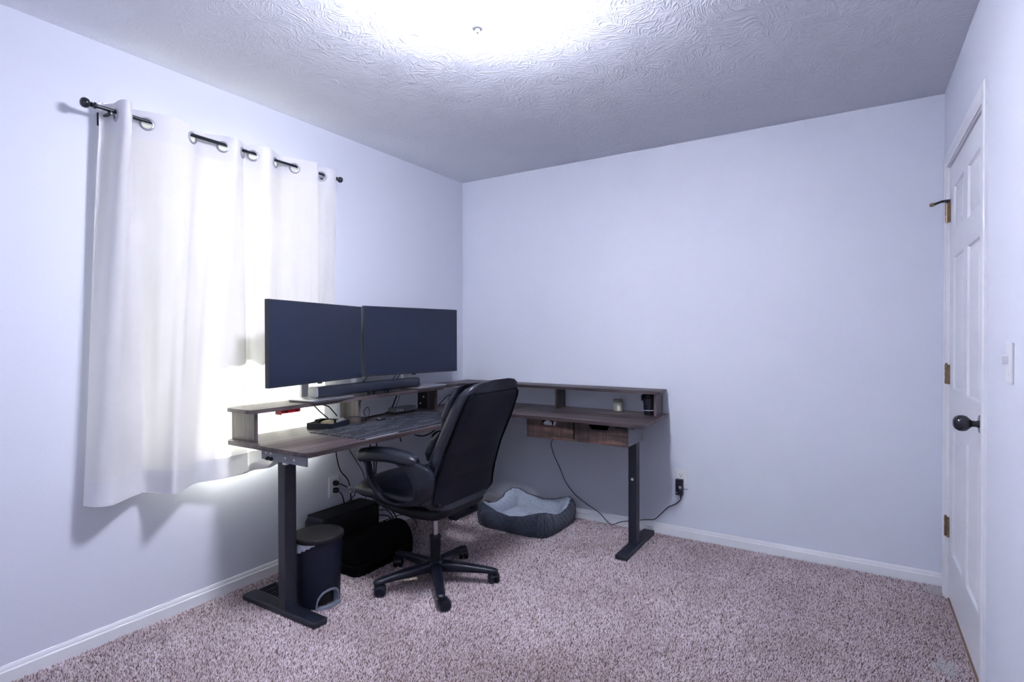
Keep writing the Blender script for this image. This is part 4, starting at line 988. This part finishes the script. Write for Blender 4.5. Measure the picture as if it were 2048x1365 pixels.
# ------------------------------------------------------------------ floor things under the desk
vent = thing('floor_vent', 'dark slotted metal floor vent behind the near desk foot', 'floor vent', (0.25, -1.78, 0.0))
obj('vent_rim', (lambda bm: (box(bm, (0.128, -1.838, 0), (0.332, -1.824, 0.018), 0.003), box(bm, (0.128, -1.742, 0), (0.332, -1.728, 0.018), 0.003), box(bm, (0.128, -1.824, 0), (0.142, -1.742, 0.018), 0.003), box(bm, (0.318, -1.824, 0), (0.332, -1.742, 0.018), 0.003), bm)[-1])(new()), 'black_metal', vent)
obj('vent_well', bx((0.142, -1.824, 0.001), (0.318, -1.742, 0.004)), 'void', vent)
for k in range(9):
    x = 0.148 + k * 0.0205; obj('slat', bx((x, -1.824, 0.004), (x + 0.010, -1.742, 0.016), 0.001), 'black_metal', vent)

pc = thing('computer_tower', 'black computer tower against the wall under the desk', 'computer', (0.115, -1.285, 0))
obj('case', bx((0.034, -1.470, 0.012), (0.196, -1.085, 0.268), 0.008, 3), 'plastic_matte', pc, smooth=30)
S = [[(0.115 + a, y, 0.138 + b) for a, b in superloop(0.079 - i, 0.128 - i, 6, 32)] for y, i in ((-1.470, 0.0), (-1.482, 0.001), (-1.494, 0.008), (-1.500, 0.022))]
obj('front_bezel', loft(S), 'plastic', pc, smooth=50)
bm = new()
for k in range(16):
    for j in range(9): box(bm, (0.1958, -1.44 + k * 0.021, 0.04 + j * 0.024), (0.197, -1.427 + k * 0.021, 0.056 + j * 0.024))
g_ = obj('side_grille', bm, 'void', pc); g_['kind'] = 'stuff'
bm = lathe([(0.006, 0), (0.006, 0.004), (0.004, 0.005), (0, 0.005)], (0.150, -1.4955, 0.225), (0, -1, 0), 14); obj('power_button', bm, 'silver', pc)
bm = bx((0.055, -1.499, 0.215), (0.078, -1.492, 0.222), 0.001); obj('badge_strip', bm, 'silver_paint', pc)
for x in (0.05, 0.18):
    for y in (-1.45, -1.11): obj('case_foot', lathe([(0.011, 0.0), (0.012, 0.012), (0, 0.012)], (x, y, 0), n=14), 'rubber', pc)

fr = thing('foot_rest', 'black half-round fabric foot rest on the carpet under the desk', 'foot rest', (0.322, -1.25, 0))
obj('base_pad', prism(round_poly([(0.214, -1.472), (0.430, -1.472), (0.430, -1.030), (0.214, -1.030)], 0.045), 0.003, 0.055, 0.008, seg=3), 'footrest', fr, smooth=30)
S = []
for y, k in ((-1.466, 0.84), (-1.458, 0.95), (-1.445, 0.99), (-1.42, 1.0), (-1.08, 1.0), (-1.055, 0.99), (-1.044, 0.95), (-1.036, 0.84)):
    S.append([(0.322 + 0.106 * k * math.cos(PI * q / 24), y, 0.0555 + 0.128 * k * math.sin(PI * q / 24) ** 0.85) for q in range(25)])
obj('dome_cushion', loft(S), 'footrest', fr, smooth=50)
obj('seam_piping', tube([(x, y, 0.056) for x, y in round_poly([(0.214, -1.472), (0.430, -1.472), (0.430, -1.030), (0.214, -1.030)], 0.045)], 0.003, 6, closed=True, smooth_path=False), 'piping', fr)

# ------------------------------------------------------------------ adapter, plugs and cables
ad = thing('power_adapter', 'black power adapter plugged into the outlet on the back wall', 'power adapter', (1.678, -0.02, 0.30))
obj('adapter_body', bx((1.655, -0.034, 0.268), (1.699, -0.008, 0.366), 0.004, 3), 'plastic', ad, smooth=30)
obj('round_sticker', lathe([(0.009, 0), (0.0085, 0.0008), (0, 0.001)], (1.685, -0.034, 0.318), (0, -1, 0), 18), 'led', ad)
obj('sticker_centre', lathe([(0.0034, 0), (0, 0.0004)], (1.685, -0.0349, 0.318), (0, -1, 0), 12), 'plastic', ad)
obj('status_light', lathe([(0.0034, 0), (0, 0.0012)], (1.664, -0.034, 0.285), (0, -1, 0), 10), 'led', ad)
obj('strain_relief', lathe([(0.0055, 0), (0.004, 0.018), (0, 0.018)], (1.687, -0.021, 0.269), (0, 0, -1), 12), 'rubber', ad)
tag(obj('zip_tie', bx((1.699, -0.010, 0.304), (1.725, -0.008, 0.3065)), 'cable', loc=(1.70, -0.009, 0.304)), 'thin dark tie sticking out beside the black adapter', 'tie')
def cable(lab, pts, r=0.0028, sub=8):
    return tag(obj('power_cable', tube(pts, r, 8, sub=sub), 'cable', smooth=True, loc=pts[0]), lab, 'cable')
cable('thin black cable running from the drawer down to the wall adapter', [(0.985, -0.300, 0.628), (0.985, -0.18, 0.60), (0.80, -0.035, 0.520), (0.800, -0.020, 0.436), (0.850, -0.020, 0.339), (0.898, -0.020, 0.241), (0.962, -0.022, 0.172), (1.012, -0.022, 0.138), (1.085, -0.024, 0.102), (1.150, -0.024, 0.070), (1.235, -0.040, 0.014), (1.300, -0.026, 0.036), (1.371, -0.020, 0.055), (1.463, -0.020, 0.077), (1.521, -0.020, 0.090), (1.560, -0.018, 0.129), (1.607, -0.016, 0.181), (1.653, -0.018, 0.207), (1.682, -0.020, 0.236), (1.687, -0.021, 0.252)], 0.0027)
def plug(lab, z, tail):
    t = thing('wall_plug', lab, 'plug', (0.02, -1.258, z))
    S = [[(x, -1.258 + a, z + b) for a, b in superloop(w, w * 0.9, 3, 18)] for x, w in ((0.008, 0.014), (0.012, 0.016), (0.028, 0.015), (0.036, 0.010), (0.040, 0.006))]
    obj('plug_body', loft(S), 'rubber', t, smooth=40)
    obj('cord', tube([(0.038, -1.258, z)] + tail, 0.0036, 8), 'cable', t, smooth=True)
plug('black plug in the upper socket of the outlet under the desk', 0.392, [(0.055, -1.243, 0.384), (0.060, -1.215, 0.366), (0.064, -1.195, 0.352)])
plug('black plug in the lower socket of the outlet under the desk', 0.350, [(0.055, -1.250, 0.335), (0.055, -1.236, 0.305), (0.060, -1.228, 0.270), (0.075, -1.20, 0.2705), (0.085, -1.17, 0.2715)])
random.seed(11)
bm = new(); bmesh.ops.create_icosphere(bm, subdivisions=3, radius=1.0)
for v in bm.verts:
    k = 1 + random.uniform(-0.22, 0.22); v.co = Vector((0.067 + v.co.x * 0.016 * k, -1.186 + v.co.y * 0.030 * k, 0.345 + v.co.z * 0.021 * k + v.co.y * -0.006))
tag(obj('foil_wrap', bm, 'foil', loc=(0.067, -1.186, 0.324)), 'crumpled silver foil wrapped round the cables under the desk', 'foil')
cable('black cable dropping from the desktop into the silver foil', [(0.10, -1.30, 0.744), (0.08, -1.295, 0.66), (0.06, -1.290, 0.583), (0.06, -1.262, 0.477), (0.062, -1.211, 0.413), (0.066, -1.190, 0.360)], 0.0036)
cable('thin black cable slanting behind the chair arm to the tower', [(0.10, -1.28, 0.744), (0.085, -1.225, 0.61), (0.08, -1.159, 0.511), (0.08, -1.105, 0.429), (0.085, -1.09, 0.35), (0.10, -1.105, 0.275)], 0.0022)
cable('black cable from the silver foil down to the tower top', [(0.066, -1.188, 0.330), (0.064, -1.186, 0.30), (0.066, -1.180, 0.272)], 0.0040)
cable('black cable looping from the foil along the tower top', [(0.070, -1.168, 0.335), (0.070, -1.160, 0.31), (0.070, -1.19, 0.290), (0.075, -1.235, 0.2715), (0.09, -1.27, 0.2715)], 0.0032)
cable('black cable hanging beside the near desk arm, the thicker one', [(0.20, -1.175, 0.744), (0.20, -1.166, 0.66), (0.20, -1.160, 0.610), (0.20, -1.135, 0.545), (0.18, -1.11, 0.42), (0.17, -1.10, 0.273)], 0.0040)
cable('black cable hanging beside the near desk arm, the straight one', [(0.215, -1.125, 0.744), (0.214, -1.124, 0.65), (0.213, -1.122, 0.56), (0.195, -1.115, 0.40), (0.185, -1.105, 0.273)], 0.0040)
cable('black cable arching beside the baseboard behind the tower, the outer one', [(0.06, -1.06, 0.20), (0.05, -1.00, 0.19), (0.05, -0.915, 0.175), (0.05, -0.836, 0.121), (0.05, -0.790, 0.063), (0.055, -0.776, 0.010)], 0.0036)
cable('black cable arching beside the baseboard behind the tower, the middle one', [(0.06, -1.06, 0.16), (0.05, -0.98, 0.158), (0.05, -0.924, 0.151), (0.05, -0.871, 0.131), (0.05, -0.828, 0.081), (0.060, -0.806, 0.010)], 0.0036)
cable('black cable lying low beside the baseboard behind the tower', [(0.06, -1.06, 0.125), (0.05, -0.96, 0.122), (0.05, -0.90, 0.110), (0.05, -0.850, 0.080), (0.055, -0.820, 0.010)], 0.0036)
cable('thin black cable sweeping across the carpet behind the foot rest', [(0.07, -1.00, 0.084), (0.08, -0.90, 0.088), (0.09, -0.80, 0.090), (0.11, -0.72, 0.065), (0.14, -0.70, 0.020), (0.17, -0.73, 0.010), (0.20, -0.80, 0.010)], 0.0030)
ws = thing('power_strip', 'white power strip with black plugs on the carpet behind the tower', 'power strip', (0.06, -0.905, 0))
obj('strip_body', bx((0.034, -1.000, 0.006), (0.090, -0.830, 0.042), 0.006, 3), 'plate', ws, smooth=30)
for y in (-0.965, -0.93, -0.895):
    bm = bx((0.042, y - 0.013, 0.042), (0.078, y + 0.013, 0.070), 0.006, 3); p_ = obj('plug_block', bm, 'rubber', ws, smooth=30)
cable('black cable sagging below the far part of the long desktop', [(0.52, -1.150, 0.744), (0.52, -1.138, 0.708), (0.51, -1.085, 0.688), (0.50, -1.034, 0.680), (0.50, -0.975, 0.686), (0.50, -0.936, 0.700), (0.49, -0.867, 0.713), (0.48, -0.80, 0.744)], 0.0040)
cable('short black cable end poking down under the long desktop', [(0.40, -1.135, 0.744), (0.40, -1.130, 0.700), (0.40, -1.122, 0.668), (0.40, -1.116, 0.650)], 0.0036)
cable('black cable dropping steeply from the shelf into the small tray', [(0.215, -1.600, 0.898), (0.205, -1.560, 0.893), (0.20, -1.513, 0.853), (0.200, -1.462, 0.812)], 0.0034)
cable('black cable curving from the shelf edge down to the small tray', [(0.150, -1.520, 0.898), (0.140, -1.475, 0.884), (0.140, -1.415, 0.868), (0.140, -1.381, 0.839), (0.150, -1.357, 0.806)], 0.0034)
cable('black cable rising beside the middle shelf support', [(0.092, -1.105, 0.898), (0.095, -1.120, 0.880), (0.100, -1.151, 0.844), (0.105, -1.161, 0.812), (0.105, -1.163, 0.768)], 0.0030)
cable('black cable lying from the tray past the support to the dock', [(0.225, -1.400, 0.800), (0.245, -1.330, 0.806), (0.262, -1.262, 0.795), (0.21, -1.20, 0.772), (0.16, -1.161, 0.770), (0.13, -1.100, 0.7685), (0.115, -1.02, 0.7685), (0.11, -0.960, 0.7685), (0.10, -0.925, 0.772)], 0.0030)
cable('thin black cable standing in a loop on the desk before the dock', [(0.12, -1.118, 0.7685), (0.11, -1.126, 0.800), (0.105, -1.105, 0.817), (0.10, -1.086, 0.823), (0.10, -1.070, 0.802), (0.108, -1.082, 0.775), (0.135, -1.105, 0.7675)], 0.0020)
cable('thick black cable dropping from the shelf behind the dock', [(0.100, -0.820, 0.898), (0.098, -0.843, 0.854), (0.098, -0.868, 0.810), (0.100, -0.900, 0.780), (0.105, -0.935, 0.7695)], 0.0045)
cable('thin black cable dropping from the shelf onto the dock', [(0.112, -0.815, 0.898), (0.110, -0.829, 0.849), (0.108, -0.852, 0.800)], 0.0018)
cable('black cable rising from the desktop to the corner shelf', [(0.09, -0.40, 0.7685), (0.085, -0.367, 0.780), (0.08, -0.293, 0.814), (0.08, -0.192, 0.827), (0.08, -0.12, 0.835), (0.09, -0.08, 0.897)], 0.0030)
cable('thin black cable hanging from the nearer monitor behind the soundbar', [(0.150, -1.125, 1.03), (0.140, -1.135, 1.00), (0.125, -1.155, 0.970), (0.110, -1.16, 0.921)], 0.0024)
cable('thin black cable hanging from the far monitor behind the soundbar, nearer the neck', [(0.165, -0.865, 1.03), (0.150, -0.868, 1.00), (0.130, -0.88, 0.96), (0.115, -0.88, 0.9185)], 0.0022)
cable('thin black cable hanging from the far monitor behind the soundbar, further along', [(0.165, -0.905, 1.03), (0.150, -0.903, 1.00), (0.130, -0.92, 0.96), (0.115, -0.93, 0.9185)], 0.0022)

# ------------------------------------------------------------------ tufts of pet hair on the carpet by the door
def fluff(label, c, rx, ry, n, seed):
    random.seed(seed); bm = new()
    for _ in range(n):
        a, r = random.uniform(0, 2 * PI), math.sqrt(random.random()); x, y = c[0] + rx * r * math.cos(a), c[1] + ry * r * math.sin(a); b = random.uniform(0, 2 * PI); l = random.uniform(0.01, 0.03); z = random.uniform(0.006, 0.016)
        tube([(x, y, z), (x + l * math.cos(b) * .5, y + l * math.sin(b) * .5, z + random.uniform(0, 0.010)), (x + l * math.cos(b + .8), y + l * math.sin(b + .8), z)], 0.0005, 3, bm, sub=3)
    tag(obj('hair_tuft', bm, 'lint', loc=(c[0], c[1], 0.0)), label, 'hair tuft', kind='stuff')
fluff('pale tuft of pet hair on the carpet in the far corner by the door', (2.925, -0.10), 0.03, 0.05, 150, 1)
fluff('pale tuft of pet hair on the carpet in front of the door', (2.885, -0.865), 0.035, 0.05, 170, 2)
